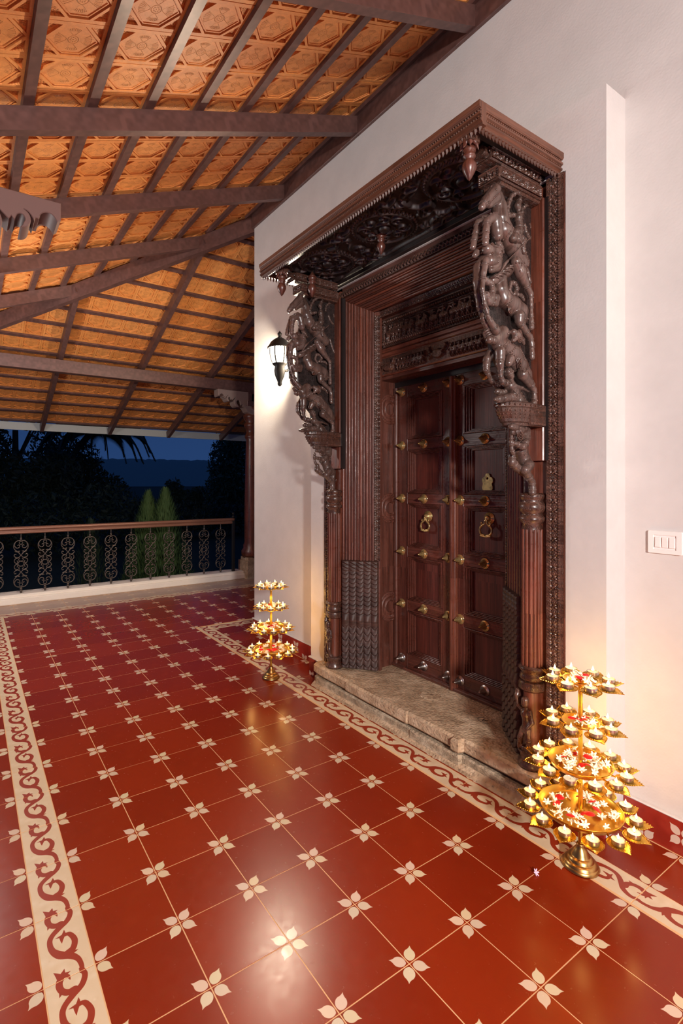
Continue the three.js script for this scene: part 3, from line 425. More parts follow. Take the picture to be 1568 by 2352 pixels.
// ---------- carved figures: chains of [distance from the door face, height, sideways, radius] in metres ----------
const SCULPT = {
  horse: [[[0.396, 2.492, 0.029, 0.014], [0.368, 2.528, 0.029, 0.0192], [0.312, 2.587, 0.029, 0.0242]], [[0.304, 2.558, 0.025, 0.0242], [0.341, 2.52, 0.025, 0.014]], [[0.307, 2.599, 0.04, 0.0056], [0.29, 2.624, 0.04, 0.0037]], [[0.288, 2.622, 0, 0.0056], [0.274, 2.645, 0, 0.0037]], [[0.28, 2.579, 0.014, 0.0248], [0.261, 2.539, 0.014, 0.0279], [0.256, 2.495, 0.014, 0.0326]], [[0.253, 2.497, 0.011, 0.0326], [0.234, 2.453, 0.011, 0.0372], [0.194, 2.414, 0.011, 0.0372], [0.143, 2.377, 0.011, 0.0357], [0.101, 2.346, 0.011, 0.0295]], [[0.328, 2.47, 0.034, 0.0192], [0.368, 2.443, 0.034, 0.0155], [0.375, 2.406, 0.034, 0.0136], [0.379, 2.378, 0.034, 0.013], [0.379, 2.354, 0.034, 0.0136]], [[0.294, 2.5, -0.029, 0.0186], [0.341, 2.471, -0.029, 0.0149], [0.357, 2.428, -0.029, 0.013], [0.364, 2.404, -0.029, 0.013], [0.376, 2.362, -0.029, 0.013]], [[0.314, 2.459, 0.034, 0.0248], [0.305, 2.419, 0.034, 0.0217], [0.3, 2.4, 0.034, 0.0186]], [[0.189, 2.322, 0.04, 0.0217], [0.159, 2.286, 0.04, 0.0236], [0.128, 2.252, 0.04, 0.0161], [0.085, 2.211, 0.04, 0.0105], [0.083, 2.167, 0.04, 0.0081], [0.083, 2.123, 0.04, 0.0081], [0.083, 2.094, 0.04, 0.0105], [0.083, 2.067, 0.04, 0.0136]], [[0.052, 2.375, -0.034, 0.0217], [0.019, 2.34, -0.034, 0.0186], [-0.014, 2.298, -0.034, 0.0112], [-0.037, 2.256, -0.034, 0.0081], [-0.031, 2.194, -0.034, 0.0074]], [[0.286, 2.383, 0.023, 0.0124], [0.267, 2.367, 0.023, 0.0112], [0.253, 2.352, 0.023, 0.0074]], [[0.049, 2.375, -0.011, 0.0068], [0.033, 2.33, -0.011, 0.0087], [0.017, 2.298, -0.011, 0.0074], [0, 2.278, -0.011, 0.0037]]],
  rider: [[[0.155, 2.574, 0.023, 0.0143], [0.147, 2.564, 0.023, 0.013]], [[0.147, 2.587, 0.023, 0.0124], [0.134, 2.612, 0.023, 0.0068], [0.129, 2.623, 0.023, 0.0043]], [[0.147, 2.548, 0.023, 0.0081], [0.147, 2.526, 0.023, 0.0174], [0.142, 2.496, 0.023, 0.0155], [0.147, 2.463, 0.023, 0.0205]], [[0.195, 2.517, 0.034, 0.0099], [0.232, 2.502, 0.034, 0.0093], [0.242, 2.522, 0.034, 0.0093], [0.232, 2.555, 0.034, 0.0093], [0.212, 2.592, 0.034, 0.0081], [0.172, 2.619, 0.034, 0.0068], [0.151, 2.622, 0.034, 0.005]], [[0.091, 2.56, 0, 0.0087], [0.086, 2.591, 0, 0.0068], [0.064, 2.61, 0, 0.0062], [0.015, 2.641, 0, 0.0068]], [[0.197, 2.439, 0.046, 0.018], [0.217, 2.409, 0.046, 0.0155], [0.176, 2.413, 0.046, 0.0155]], [[0.179, 2.424, 0.048, 0.0143], [0.148, 2.42, 0.048, 0.0112], [0.154, 2.387, 0.048, 0.0093], [0.148, 2.37, 0.048, 0.0099]], [[0.001, 2.595, -0.023, 0.0136], [0.007, 2.577, -0.023, 0.0124]], [[-0.002, 2.609, -0.023, 0.0112], [-0.013, 2.636, -0.023, 0.0074], [-0.016, 2.646, -0.023, 0.0037]], [[0.012, 2.566, -0.023, 0.0105], [0.018, 2.547, -0.023, 0.0167], [0.004, 2.515, -0.023, 0.0161], [0.001, 2.486, -0.023, 0.0149]], [[0.062, 2.529, -0.006, 0.0081], [0.051, 2.503, -0.006, 0.0074], [0.024, 2.481, -0.006, 0.0074]], [[0.001, 2.486, -0.023, 0.0155], [0.018, 2.452, -0.023, 0.0136], [0.034, 2.415, -0.023, 0.0099], [0.037, 2.388, -0.023, 0.0081]]],
  spear: [[[0.101, 2.445, 0.052, 0.0031], [0.184, 2.375, 0.052, 0.0028], [0.263, 2.304, 0.052, 0.0028]], [[0.267, 2.302, 0.055, 0.0062], [0.287, 2.282, 0.055, 0.0068], [0.301, 2.261, 0.055, 0.0037], [0.315, 2.243, 0.055, 0.0028], [0.353, 2.22, 0.055, 0.0028]]],
  lion_warrior: [[[0.359, 2.341, -0.023, 0.0149], [0.37, 2.329, -0.023, 0.0124]], [[0.355, 2.339, 0.023, 0.0211], [0.339, 2.337, 0.023, 0.0205], [0.301, 2.346, 0.023, 0.0174], [0.272, 2.338, 0.023, 0.0118]], [[0.327, 2.299, 0.017, 0.0295], [0.294, 2.298, 0.017, 0.0248], [0.275, 2.315, 0.017, 0.0186]], [[0.291, 2.282, 0.023, 0.0192], [0.329, 2.261, 0.023, 0.0124]], [[0.324, 2.316, -0.006, 0.0279], [0.366, 2.273, -0.006, 0.0236], [0.371, 2.215, -0.006, 0.0217], [0.366, 2.166, -0.006, 0.0192], [0.357, 2.119, -0.006, 0.0167], [0.346, 2.089, -0.006, 0.0136], [0.329, 2.079, -0.006, 0.0124]], [[0.375, 2.283, 0.034, 0.0155], [0.389, 2.235, 0.034, 0.0105], [0.398, 2.169, 0.034, 0.0081], [0.384, 2.113, 0.034, 0.0074], [0.368, 2.078, 0.034, 0.0087]], [[0.379, 2.208, 0.034, 0.0105], [0.368, 2.202, 0.034, 0.0118], [0.343, 2.201, 0.034, 0.0105], [0.333, 2.177, 0.034, 0.013], [0.347, 2.141, 0.034, 0.0155], [0.314, 2.145, 0.034, 0.0186]], [[0.302, 2.229, 0.011, 0.018], [0.263, 2.252, 0.011, 0.0205], [0.219, 2.281, 0.011, 0.0229], [0.189, 2.306, 0.011, 0.0192]], [[0.242, 2.25, 0.006, 0.0248], [0.246, 2.206, 0.006, 0.0295], [0.222, 2.17, 0.006, 0.0341], [0.166, 2.153, 0.006, 0.0387], [0.12, 2.134, 0.006, 0.0387], [0.099, 2.112, 0.006, 0.0279]], [[0.156, 2.104, 0.034, 0.0248], [0.156, 2.082, 0.034, 0.0186], [0.125, 2.056, 0.034, 0.013], [0.083, 2.029, 0.034, 0.0118], [0.07, 1.999, 0.034, 0.0112], [0.07, 1.961, 0.034, 0.0112], [0.067, 1.942, 0.034, 0.0124]], [[0.047, 2.127, -0.034, 0.0248], [0.008, 2.091, -0.034, 0.0124], [-0.037, 2.078, -0.034, 0.0093]], [[0.159, 2.2, 0, 0.0062], [0.177, 2.222, 0, 0.0068], [0.167, 2.252, 0, 0.0087], [0.138, 2.258, 0, 0.0105], [0.123, 2.236, 0, 0.0087], [0.144, 2.21, 0, 0.0074], [0.096, 2.213, 0, 0.0081], [0.075, 2.198, 0, 0.0068]], [[0.375, 2.147, 0.034, 0.0155], [0.356, 2.124, 0.034, 0.0136], [0.314, 2.124, 0.034, 0.0124]]],
  elephant: [[[0.251, 2.021, 0.014, 0.0326], [0.285, 1.992, 0.014, 0.0285]], [[0.302, 2.002, 0.011, 0.0248], [0.325, 2.02, 0.011, 0.0186], [0.349, 2.046, 0.011, 0.0136], [0.363, 2.064, 0.011, 0.0112], [0.365, 2.079, 0.011, 0.0093]], [[0.321, 2.014, 0.04, 0.0186], [0.354, 2.044, 0.04, 0.0112], [0.374, 2.064, 0.04, 0.0087]], [[0.339, 1.979, 0.023, 0.0155], [0.31, 1.978, 0.023, 0.0136], [0.282, 1.991, 0.023, 0.0093]], [[0.216, 2.024, 0.046, 0.0136], [0.196, 2.012, 0.046, 0.0186], [0.216, 1.99, 0.046, 0.0105]], [[0.117, 2.04, 0, 0.0155], [0.091, 2.032, 0, 0.0124], [0.075, 2.009, 0, 0.0074]], [[0.271, 1.97, 0.014, 0.026], [0.222, 1.981, 0.014, 0.0217]], [[0.225, 1.974, 0, 0.0341], [0.159, 1.949, 0, 0.0403], [0.112, 1.91, 0, 0.0372], [0.07, 1.877, 0, 0.0295], [0.037, 1.842, 0, 0.0192]], [[0.293, 1.935, 0.04, 0.0217], [0.293, 1.908, 0.04, 0.018], [0.297, 1.883, 0.04, 0.0155], [0.293, 1.869, 0.04, 0.0124], [0.288, 1.848, 0.04, 0.0093]], [[0.26, 1.946, -0.029, 0.0217], [0.284, 1.918, -0.029, 0.0174], [0.289, 1.893, -0.029, 0.0155], [0.291, 1.874, -0.029, 0.013], [0.274, 1.857, -0.029, 0.0093]], [[0.229, 1.913, 0.04, 0.0205], [0.239, 1.894, 0.04, 0.0155]], [[0.143, 1.859, 0.04, 0.0248], [0.096, 1.83, 0.04, 0.018], [0.064, 1.802, 0.04, 0.0118], [0.061, 1.77, 0.04, 0.0112], [0.067, 1.744, 0.04, 0.0143], [0.067, 1.733, 0.04, 0.0155]], [[0.012, 1.89, -0.04, 0.0217], [-0.039, 1.849, -0.04, 0.0143], [-0.062, 1.811, -0.04, 0.0105], [-0.056, 1.757, -0.04, 0.0124]]],
  kneeling_figure: [[[0.215, 1.866, 0.023, 0.0174], [0.203, 1.849, 0.023, 0.0149], [0.2, 1.84, 0.023, 0.0105]], [[0.205, 1.874, 0, 0.0155], [0.205, 1.855, 0, 0.0124]], [[0.191, 1.829, 0.017, 0.0124], [0.196, 1.81, 0.017, 0.0236], [0.165, 1.785, 0.017, 0.0217], [0.134, 1.756, 0.017, 0.0217]], [[0.254, 1.81, 0.04, 0.0143], [0.278, 1.813, 0.04, 0.0118], [0.29, 1.833, 0.04, 0.0093], [0.295, 1.856, 0.04, 0.0087], [0.288, 1.869, 0.04, 0.0068]], [[0.177, 1.811, -0.023, 0.0143], [0.227, 1.812, -0.023, 0.0112], [0.261, 1.827, -0.023, 0.0093], [0.283, 1.852, -0.023, 0.0081], [0.302, 1.868, -0.023, 0.0081]], [[0.182, 1.756, 0.034, 0.0174], [0.212, 1.757, 0.034, 0.018], [0.257, 1.749, 0.034, 0.0161], [0.295, 1.741, 0.034, 0.0124], [0.319, 1.739, 0.034, 0.0074]], [[0.13, 1.765, -0.023, 0.0174], [0.182, 1.754, -0.023, 0.0149], [0.202, 1.742, -0.023, 0.0093]], [[0.142, 1.752, 0.023, 0.0205], [0.116, 1.742, 0.023, 0.018], [0.094, 1.734, 0.023, 0.0136]], [[0.184, 1.808, 0.04, 0.005], [0.148, 1.802, 0.04, 0.0062], [0.101, 1.791, 0.04, 0.0043]], [[0.259, 1.781, 0, 0.0136], [0.24, 1.777, 0, 0.0124], [0.205, 1.786, 0, 0.0112]]],
  lion: [[[0.153, 1.636, 0.011, 0.0223], [0.127, 1.628, 0.011, 0.026]], [[0.198, 1.638, 0.023, 0.0136], [0.167, 1.637, 0.023, 0.0155]], [[0.173, 1.616, 0.011, 0.0105], [0.143, 1.614, 0.011, 0.0124]], [[0.091, 1.64, 0, 0.0279], [0.064, 1.626, 0, 0.0217], [0.07, 1.6, 0, 0.0248], [0.102, 1.598, 0, 0.0186]], [[0.195, 1.598, 0.023, 0.0068], [0.198, 1.573, 0.023, 0.0081], [0.193, 1.543, 0.023, 0.0068], [0.183, 1.527, 0.023, 0.0093]], [[0.109, 1.577, 0.034, 0.0149], [0.13, 1.554, 0.034, 0.0124], [0.161, 1.562, 0.034, 0.0105], [0.187, 1.567, 0.034, 0.0099]], [[0.096, 1.579, 0, 0.0279], [0.096, 1.541, 0, 0.0267], [0.075, 1.503, 0, 0.0285], [0.043, 1.478, 0, 0.0248]], [[0.159, 1.52, 0, 0.0143], [0.159, 1.491, 0, 0.0174], [0.128, 1.47, 0, 0.0174], [0.086, 1.451, 0, 0.0186]], [[0.081, 1.48, 0.029, 0.0229], [0.107, 1.457, 0.029, 0.0198], [0.091, 1.438, 0.029, 0.0155], [0.059, 1.409, 0.029, 0.013], [0.054, 1.381, 0.029, 0.0124], [0.056, 1.361, 0.029, 0.0161]], [[-0.014, 1.48, -0.034, 0.0205], [-0.009, 1.44, -0.034, 0.0155], [-0.042, 1.4, -0.034, 0.0112], [-0.06, 1.363, -0.034, 0.0136]]],
};
const TRIM = [[[0.412, 2.522, 0.055], [0.38, 2.555, 0.055], [0.339, 2.592, 0.055]], [[0.387, 2.499, 0.057], [0.341, 2.54, 0.057], [0.299, 2.574, 0.057]], [[0.373, 2.503, 0.053], [0.303, 2.485, 0.053], [0.255, 2.466, 0.053], [0.215, 2.449, 0.053]], [[0.412, 2.429, 0.055], [0.376, 2.466, 0.055], [0.334, 2.481, 0.055], [0.282, 2.481, 0.055]], [[0.297, 2.401, 0.06], [0.302, 2.37, 0.06], [0.278, 2.334, 0.06], [0.214, 2.313, 0.06], [0.153, 2.309, 0.06]], [[0.234, 2.436, 0.06], [0.244, 2.391, 0.06], [0.234, 2.351, 0.06]], [[0.341, 2.113, 0.057], [0.294, 2.089, 0.057], [0.26, 2.074, 0.057], [0.216, 2.109, 0.057], [0.226, 2.147, 0.057], [0.216, 2.161, 0.057]], [[0.384, 2.098, 0.048], [0.331, 2.075, 0.048], [0.269, 2.063, 0.048], [0.229, 2.076, 0.048]], [[0.36, 1.937, 0.057], [0.318, 1.949, 0.057], [0.26, 1.966, 0.057], [0.241, 1.981, 0.057]], [[0.231, 1.928, 0.057], [0.191, 1.897, 0.057], [0.155, 1.868, 0.057], [0.119, 1.888, 0.057]], [[0.211, 1.946, 0.057], [0.181, 1.969, 0.057], [0.145, 1.953, 0.057], [0.124, 1.924, 0.057]], [[0.4, 1.873, 0.053], [0.368, 1.875, 0.053]], [[0.339, 1.886, 0.06], [0.297, 1.889, 0.06]], [[0.269, 1.809, 0.053], [0.235, 1.81, 0.053], [0.21, 1.816, 0.053]], [[0.207, 1.755, 0.051], [0.177, 1.776, 0.051], [0.192, 1.787, 0.051]], [[0.224, 1.866, 0.052], [0.183, 1.868, 0.052], [0.158, 1.884, 0.052]], [[0.419, 2.392, 0.057], [0.383, 2.393, 0.057]], [[0.129, 2.101, 0.057], [0.093, 2.104, 0.057]], [[0.114, 1.758, 0.046], [0.045, 1.755, 0.046]]];
const RINGS = [[[0.3, 2.228, 0.014, 0.0217], [0.28, 2.239, 0.014, 0.0229], [0.259, 2.251, 0.014, 0.0242], [0.236, 2.265, 0.014, 0.0254], [0.212, 2.282, 0.014, 0.026], [0.192, 2.296, 0.014, 0.0248]], [[0.339, 2.011, 0.011, 0.0143], [0.332, 2.003, 0.011, 0.0155], [0.323, 1.996, 0.011, 0.0174], [0.316, 1.988, 0.011, 0.0186]], [[0.32, 2.344, 0.023, 0.0205], [0.301, 2.346, 0.023, 0.0186], [0.284, 2.344, 0.023, 0.0161]], [[0.117, 1.55, 0, 0.0186], [0.104, 1.537, 0, 0.0198], [0.091, 1.525, 0, 0.0205], [0.078, 1.513, 0, 0.0211]], [[0.161, 1.783, 0.014, 0.0217], [0.145, 1.772, 0.014, 0.0217], [0.13, 1.76, 0.014, 0.0217]]];
const ORNAMENT = [[0.151, 1.932, 0.0403, 4], [0.196, 1.917, 0.0186, 4], [0.217, 2.384, 0.0465, 4], [0.261, 2.379, 0.0279, 12], [0.202, 2.133, 0.0186, 14], [0.145, 2.287, 0.0155, 14], [0.141, 1.622, 0.031, 14], [0.109, 1.596, 0.0217, 14], [0.147, 1.635, 0.005, 0], [0.333, 2.572, 0.0043, 0], [0.249, 2.012, 0.0056, 0], [0.31, 2.293, 0.005, 0], [0.198, 1.843, 0.0031, 0], [0.157, 2.57, 0.0025, 0], [0.142, 2.575, 0.0025, 0], [0.187, 2.01, 0.0217, 10], [0.339, 2.34, 0.0186, 12]];

// ---------- carved door surround ----------
function inThing(name, geos, mat, t) { const m = mesh(name, geos, mat, t); m.geometry.translate(-t.position.x, -t.position.y, -t.position.z); return m; }
const ZS = -1.262;                                       // middle of the splays and reveals
const surround = thing('door_surround', 'dark carved wooden door surround with ribbed splays, frieze and beaded bands', 'door frame', [0.8, 0, ZC]);
const P = (n, g, m) => inThing(n, g, m, surround);
for (const s of [-1, 1]) {
  const z = (d) => ZC + s * d;
  const y = (d) => ZS + s * d;
  P('jamb', prismY([[0.785, y(0.68)], [0.785, z(0.872)], [1.16, z(0.872)], [1.16, y(0.523)], [0.97, y(0.523)], [0.97, y(0.487)], [0.95, y(0.483)], [0.928, y(0.507)]], 0.155, 2.72), M.wood);
}
P('lintel_body', prismZ([[0.785, 2.645], [0.785, 2.72], [1.16, 2.72], [1.16, 2.09], [0.99, 2.09], [0.99, 2.5], [0.957, 2.5], [0.957, 2.538]], ZC - 0.872, ZC + 0.872, 0, 'z'), M.wood);
const NR = 11;
for (let i = 0; i < NR; i++) {
  const q = (i + 0.35) / NR, x = 0.783 + 0.143 * q, d = 0.677 - 0.17 * q, y = 2.643 - 0.105 * q, r = i % 2 ? 0.0062 : 0.0098;
  for (const s of [-1, 1]) P('rib', grain(rod([x, 0.86, ZS + s * d], [x, y, ZS + s * d], r, r, 8), 'y', i * 0.13), i % 3 === 1 ? M.wood : M.woodRed);
  P('rib', grain(rod([x, y, ZS - d], [x, y, ZS + d], r, r, 8), 'z', i * 0.17), i % 3 === 1 ? M.woodRed : M.wood);
}
// beaded bands
const beadBand = (len, w, pitch) => carving(w, len, 520, (x, a, b) => {
  x.lineWidth = 0.004; for (const u of [0.06, 0.94]) { x.beginPath(); x.moveTo(u * a, 0); x.lineTo(u * a, b); x.stroke(); }
  for (let y = 0.005; y < b; y += 0.011) { x.beginPath(); x.arc(0.2 * a, y, 0.0045, 0, 7); x.fill(); }
  for (let y = pitch / 2; y < b; y += pitch) { const c = 0.62 * a; x.lineWidth = 0.004; x.beginPath(); x.arc(c, y, 0.24 * a, 0, 7); x.stroke(); x.beginPath(); x.arc(c, y, 0.1 * a, 0, 7); x.fill(); for (const s of [-1, 1]) { x.beginPath(); x.ellipse(c + s * 0.2 * a, y + pitch * 0.5, 0.16 * a, 0.05 * a, 0.9 * s, 0, 7); x.fill(); } }
}, 1);
{
  const L = 1.63, f = beadBand(L, 0.034, 0.03);
  for (const s of [-1, 1]) {
    const g = relief(0.034, L, 18, 520, (x, y) => 0.012 * f(-s * x, y) - 0.001), ex = V(s < 0 ? [0.143, 0, 0.17] : [-0.143, 0, 0.17]).normalize(), ey = V([0, 1, 0]), ez = ex.clone().cross(ey);
    g.applyMatrix4(new THREE.Matrix4().makeBasis(ex, ey, ez).setPosition(0.938, 0.885 + L / 2, ZS + s * 0.495)); P('bead_band', g, M.carved);
  }
  const g = beadBand(1.13, 0.042, 0.034);
  P('bead_band', faceOut(relief(1.13, 0.042, 360, 18, (x, y) => 0.012 * g(-y, x)), 0.956, 2.517, ZC), M.carved);
  const o = carving(0.078, 2.58, 420, (x, a, b) => {
    x.fillStyle = '#999'; x.fillRect(0, 0, 0.008, b); x.fillRect(a - 0.02, 0, 0.02, b); x.fillStyle = '#fff'; x.lineWidth = 0.0045;
    for (let y = 0; y < b; y += 0.012) { x.beginPath(); x.moveTo(0.009, y); x.lineTo(0.019, y + 0.008); x.stroke(); }
    for (let y = 0.003; y < b; y += 0.0125) { x.beginPath(); x.arc(0.054, y, 0.0048, 0, 7); x.fill(); }
    for (let y = 0.02; y < b; y += 0.041) { x.lineWidth = 0.0035; x.beginPath(); x.arc(0.035, y, 0.0095, 0, 7); x.stroke(); x.beginPath(); x.arc(0.035, y, 0.004, 0, 7); x.fill(); for (const s of [-1, 1]) { x.beginPath(); x.ellipse(0.035 + s * 0.006, y + 0.0205, 0.0085, 0.003, 0.8 * s, 0, 7); x.fill(); } }
    x.fillStyle = '#555'; x.fillRect(0.064, 0, 0.003, b); x.fillRect(0.071, 0, 0.003, b);
  }, 1);
  for (const s of [-1, 1]) {
    P('outer_band', faceOut(relief(0.078, 2.58, 40, 1000, (x, y) => 0.013 * o(s * x, y)), 0.765, 0.135 + 1.29, ZC + s * 0.833), M.carved);
    P('outer_board', box(0.766, 0.786, 0.135, 2.715, ZC + s * 0.833 - 0.0395, ZC + s * 0.833 + 0.0395), M.wood);
    P('side_board', box(0.775, 0.79, 0.155, 2.7, ZC + s * 0.748 - 0.048, ZC + s * 0.748 + 0.046), M.woodRed);
  }
  const t = carving(1.44, 0.05, 420, (x, a, b) => { for (let u = 0.01; u < a; u += 0.026) { x.beginPath(); x.ellipse(u, b * 0.45, 0.006, 0.018, 0.5, 0, 7); x.fill(); x.beginPath(); x.ellipse(u + 0.01, b * 0.45, 0.004, 0.014, -0.5, 0, 7); x.fill(); } x.fillRect(0, 0.041, a, 0.006); for (let u = 0; u < a; u += 0.01) { x.beginPath(); x.arc(u, b * 0.95, 0.004, 0, 7); x.fill(); } }, 1);
  P('leaf_band', faceOut(relief(1.44, 0.05, 480, 20, (x, y) => 0.015 * t(x, y)), 0.784, 2.672, ZC), M.carved);
}
// frieze with a procession of riders, and the lower lintel with birds and seated figures
{
  const person = (x, px, py, h, lift) => { x.beginPath(); x.arc(px, py - h * 0.86, h * 0.12, 0, 7); x.fill(); x.beginPath(); x.ellipse(px, py - h * 0.55, h * 0.14, h * 0.24, 0, 0, 7); x.fill(); x.lineWidth = h * 0.1; for (const s of [-1, 1]) { x.beginPath(); x.moveTo(px + s * h * 0.06, py - h * 0.4); x.lineTo(px + s * h * 0.16, py - h * 0.2); x.lineTo(px + s * h * 0.1, py); x.stroke(); x.beginPath(); x.moveTo(px + s * h * 0.1, py - h * 0.68); x.lineTo(px + s * h * 0.27, py - h * 0.5); x.lineTo(px + s * h * 0.2, py - h * (lift && s > 0 ? 0.95 : 0.36)); x.stroke(); } };
  const horse = (x, px, py, h, s) => { x.beginPath(); x.ellipse(px, py - h * 0.45, h * 0.36, h * 0.17, 0, 0, 7); x.fill(); x.lineWidth = h * 0.16; x.beginPath(); x.moveTo(px + s * h * 0.28, py - h * 0.5); x.lineTo(px + s * h * 0.45, py - h * 0.8); x.lineTo(px + s * h * 0.62, py - h * 0.68); x.stroke(); x.lineWidth = h * 0.08; for (const k of [-0.28, -0.16, 0.16, 0.3]) { x.beginPath(); x.moveTo(px + k * h, py - h * 0.4); x.lineTo(px + (k + 0.06 * s) * h, py - h * 0.2); x.lineTo(px + k * h, py); x.stroke(); } person(x, px, py - h * 0.42, h * 0.56, true); };
  const f = carving(1.06, 0.19, 560, (x, a, b) => {
    x.strokeStyle = x.fillStyle = '#aaa'; x.fillRect(0, 0, a, 0.008); x.fillRect(0, b - 0.008, a, 0.008); x.fillRect(0, 0.036, a, 0.006); x.fillRect(0, b - 0.042, a, 0.006); x.fillRect(0.03, 0, 0.007, b); x.fillRect(a - 0.037, 0, 0.007, b);
    x.strokeStyle = x.fillStyle = '#fff';
    for (let u = 0.008; u < a; u += 0.017) for (const v of [0.022, b - 0.025]) { x.beginPath(); x.ellipse(u, v, 0.007, 0.01, 0.5, 0, 7); x.fill(); }
    for (let v = 0.05; v < b - 0.05; v += 0.017) for (const u of [0.015, a - 0.015]) { x.beginPath(); x.arc(u, v, 0.008, 0, 7); x.fill(); }
    let u = 0.065; while (u < a - 0.07) { if (rnd() < 0.35) { horse(x, u + 0.035, b - 0.045, 0.1, 1); u += 0.078; } else { person(x, u, b - 0.045, rr(0.085, 0.1), rnd() < 0.5); u += 0.036; } }
  }, 1);
  P('frieze', faceOut(relief(1.06, 0.19, 420, 80, (x, y) => 0.022 * f(x, y)), 0.988, 2.393, ZC), M.carved);
  P('frieze_moulding', [bar(0.966, 0.995, 2.236, 2.262, ZC - 0.54, ZC + 0.54, 'z', 0.006), bar(0.974, 0.995, 2.262, 2.298, ZC - 0.54, ZC + 0.54, 'z', 0.008)], M.woodRed);
  P('lintel', bar(0.972, 1.12, 2.112, 2.238, ZC - 0.54, ZC + 0.54, 'z', 0.004), M.woodRed);
  const l = carving(1.02, 0.105, 560, (x, a, b) => {
    for (let k = 0; k < 3; k++) { const c = 0.07 + k * 0.43; x.beginPath(); x.ellipse(c, b * 0.62, 0.042, 0.026, 0.15, 0, 7); x.fill(); x.lineWidth = 0.014; x.beginPath(); x.moveTo(c + 0.03, b * 0.5); x.quadraticCurveTo(c + 0.06, b * 0.45, c + 0.052, b * 0.22); x.stroke(); x.beginPath(); x.arc(c + 0.058, b * 0.22, 0.011, 0, 7); x.fill(); x.lineWidth = 0.006; for (let j = 0; j < 5; j++) { x.beginPath(); x.moveTo(c - 0.035, b * 0.62); x.quadraticCurveTo(c - 0.06, b * (0.4 + j * 0.1), c - 0.068, b * (0.15 + j * 0.17)); x.stroke(); } for (let j = 0; j < 8; j++) { const u = c + 0.105 + j * 0.029; person(x, u, b * 0.94, 0.074, j % 2); } }
  }, 1);
  P('lintel_carving', faceOut(relief(1.02, 0.105, 420, 44, (x, y) => 0.02 * l(x, y)), 0.9715, 2.175, ZC), M.carved);
  P('door_head', bar(1.118, 1.16, 2.052, 2.12, ZC - 0.54, ZC + 0.54, 'z', 0.004), M.dark);
}
// round medallions on the reveals
for (const s of [-1, 1]) for (const y of [1.905, 1.231, 0.56]) {
  const g = lathe([[0.036, 0], [0.04, 0.01], [0.047, 0.012], [0.05, 0.004], [0.066, 0.004], [0.07, 0.012], [0.08, 0.013], [0.084, 0.004], [0.092, 0.006], [0.098, 0.012], [0.103, 0]], 40), list = [g];
  for (let k = 0; k < 44; k++) list.push(ball(0.091 * Math.cos(k * 0.1428), 0.007, 0.091 * Math.sin(k * 0.1428), 0.0058, 0));
  const m = merge(list.map((q) => grain(q))); m.rotateX(s < 0 ? Math.PI / 2 : -Math.PI / 2); m.translate(1.072, y, ZS + s * 0.5225); P('medallion', m, M.wood);
}
// scale-carved blocks at the foot of the splays
for (const s of [-1, 1]) {
  const W = 0.25, H = 0.73, d = s < 0 ? [0.143, 0, 0.17] : [-0.143, 0, 0.17];
  const f = (x, y) => {
    const u = (x / W + 0.5) * 5, v = y / H + 0.5, e = Math.min(1, (W / 2 - Math.abs(x)) / 0.004, (H / 2 - Math.abs(y)) / 0.006); let h;
    const col = u % 1, arch = Math.sin(Math.PI * col);
    if (v > 0.9) h = 0.6 + 0.4 * arch * Math.abs(Math.sin(v * 90 + u * 3));
    else if (v > 0.5) { const r = v * 25 + 0.35 * arch; h = 0.35 + 0.65 * Math.sqrt(arch) * Math.pow(1 - (r % 1), 0.5); }
    else if (v > 0.4) h = 0.45 + 0.75 * arch * (1 - Math.abs((v - 0.45) / 0.05) * 0.6);
    else { const r = v * 17 + 0.5 * arch; h = 0.3 + 0.9 * Math.sqrt(arch) * Math.pow(1 - (r % 1), 0.55); }
    return Math.max(0, e) * (0.016 + 0.02 * h) - 0.006;
  };
  const g = relief(W, H, 90, 240, f), l = Math.hypot(...d), ex = V(d).divideScalar(l), ey = V([0, 1, 0]), ez = ex.clone().cross(ey);
  const c = [0.862, 0.155 + H / 2 + 0.002, ZS + s * 0.584]; g.applyMatrix4(new THREE.Matrix4().makeBasis(ex, ey, ez).setPosition(...c)); P('scale_block', g, M.scales);
}
P('sill', bar(1.085, 1.118, 0.157, 0.176, ZC - 0.54, ZC + 0.54, 'z', 0.004), M.wood);
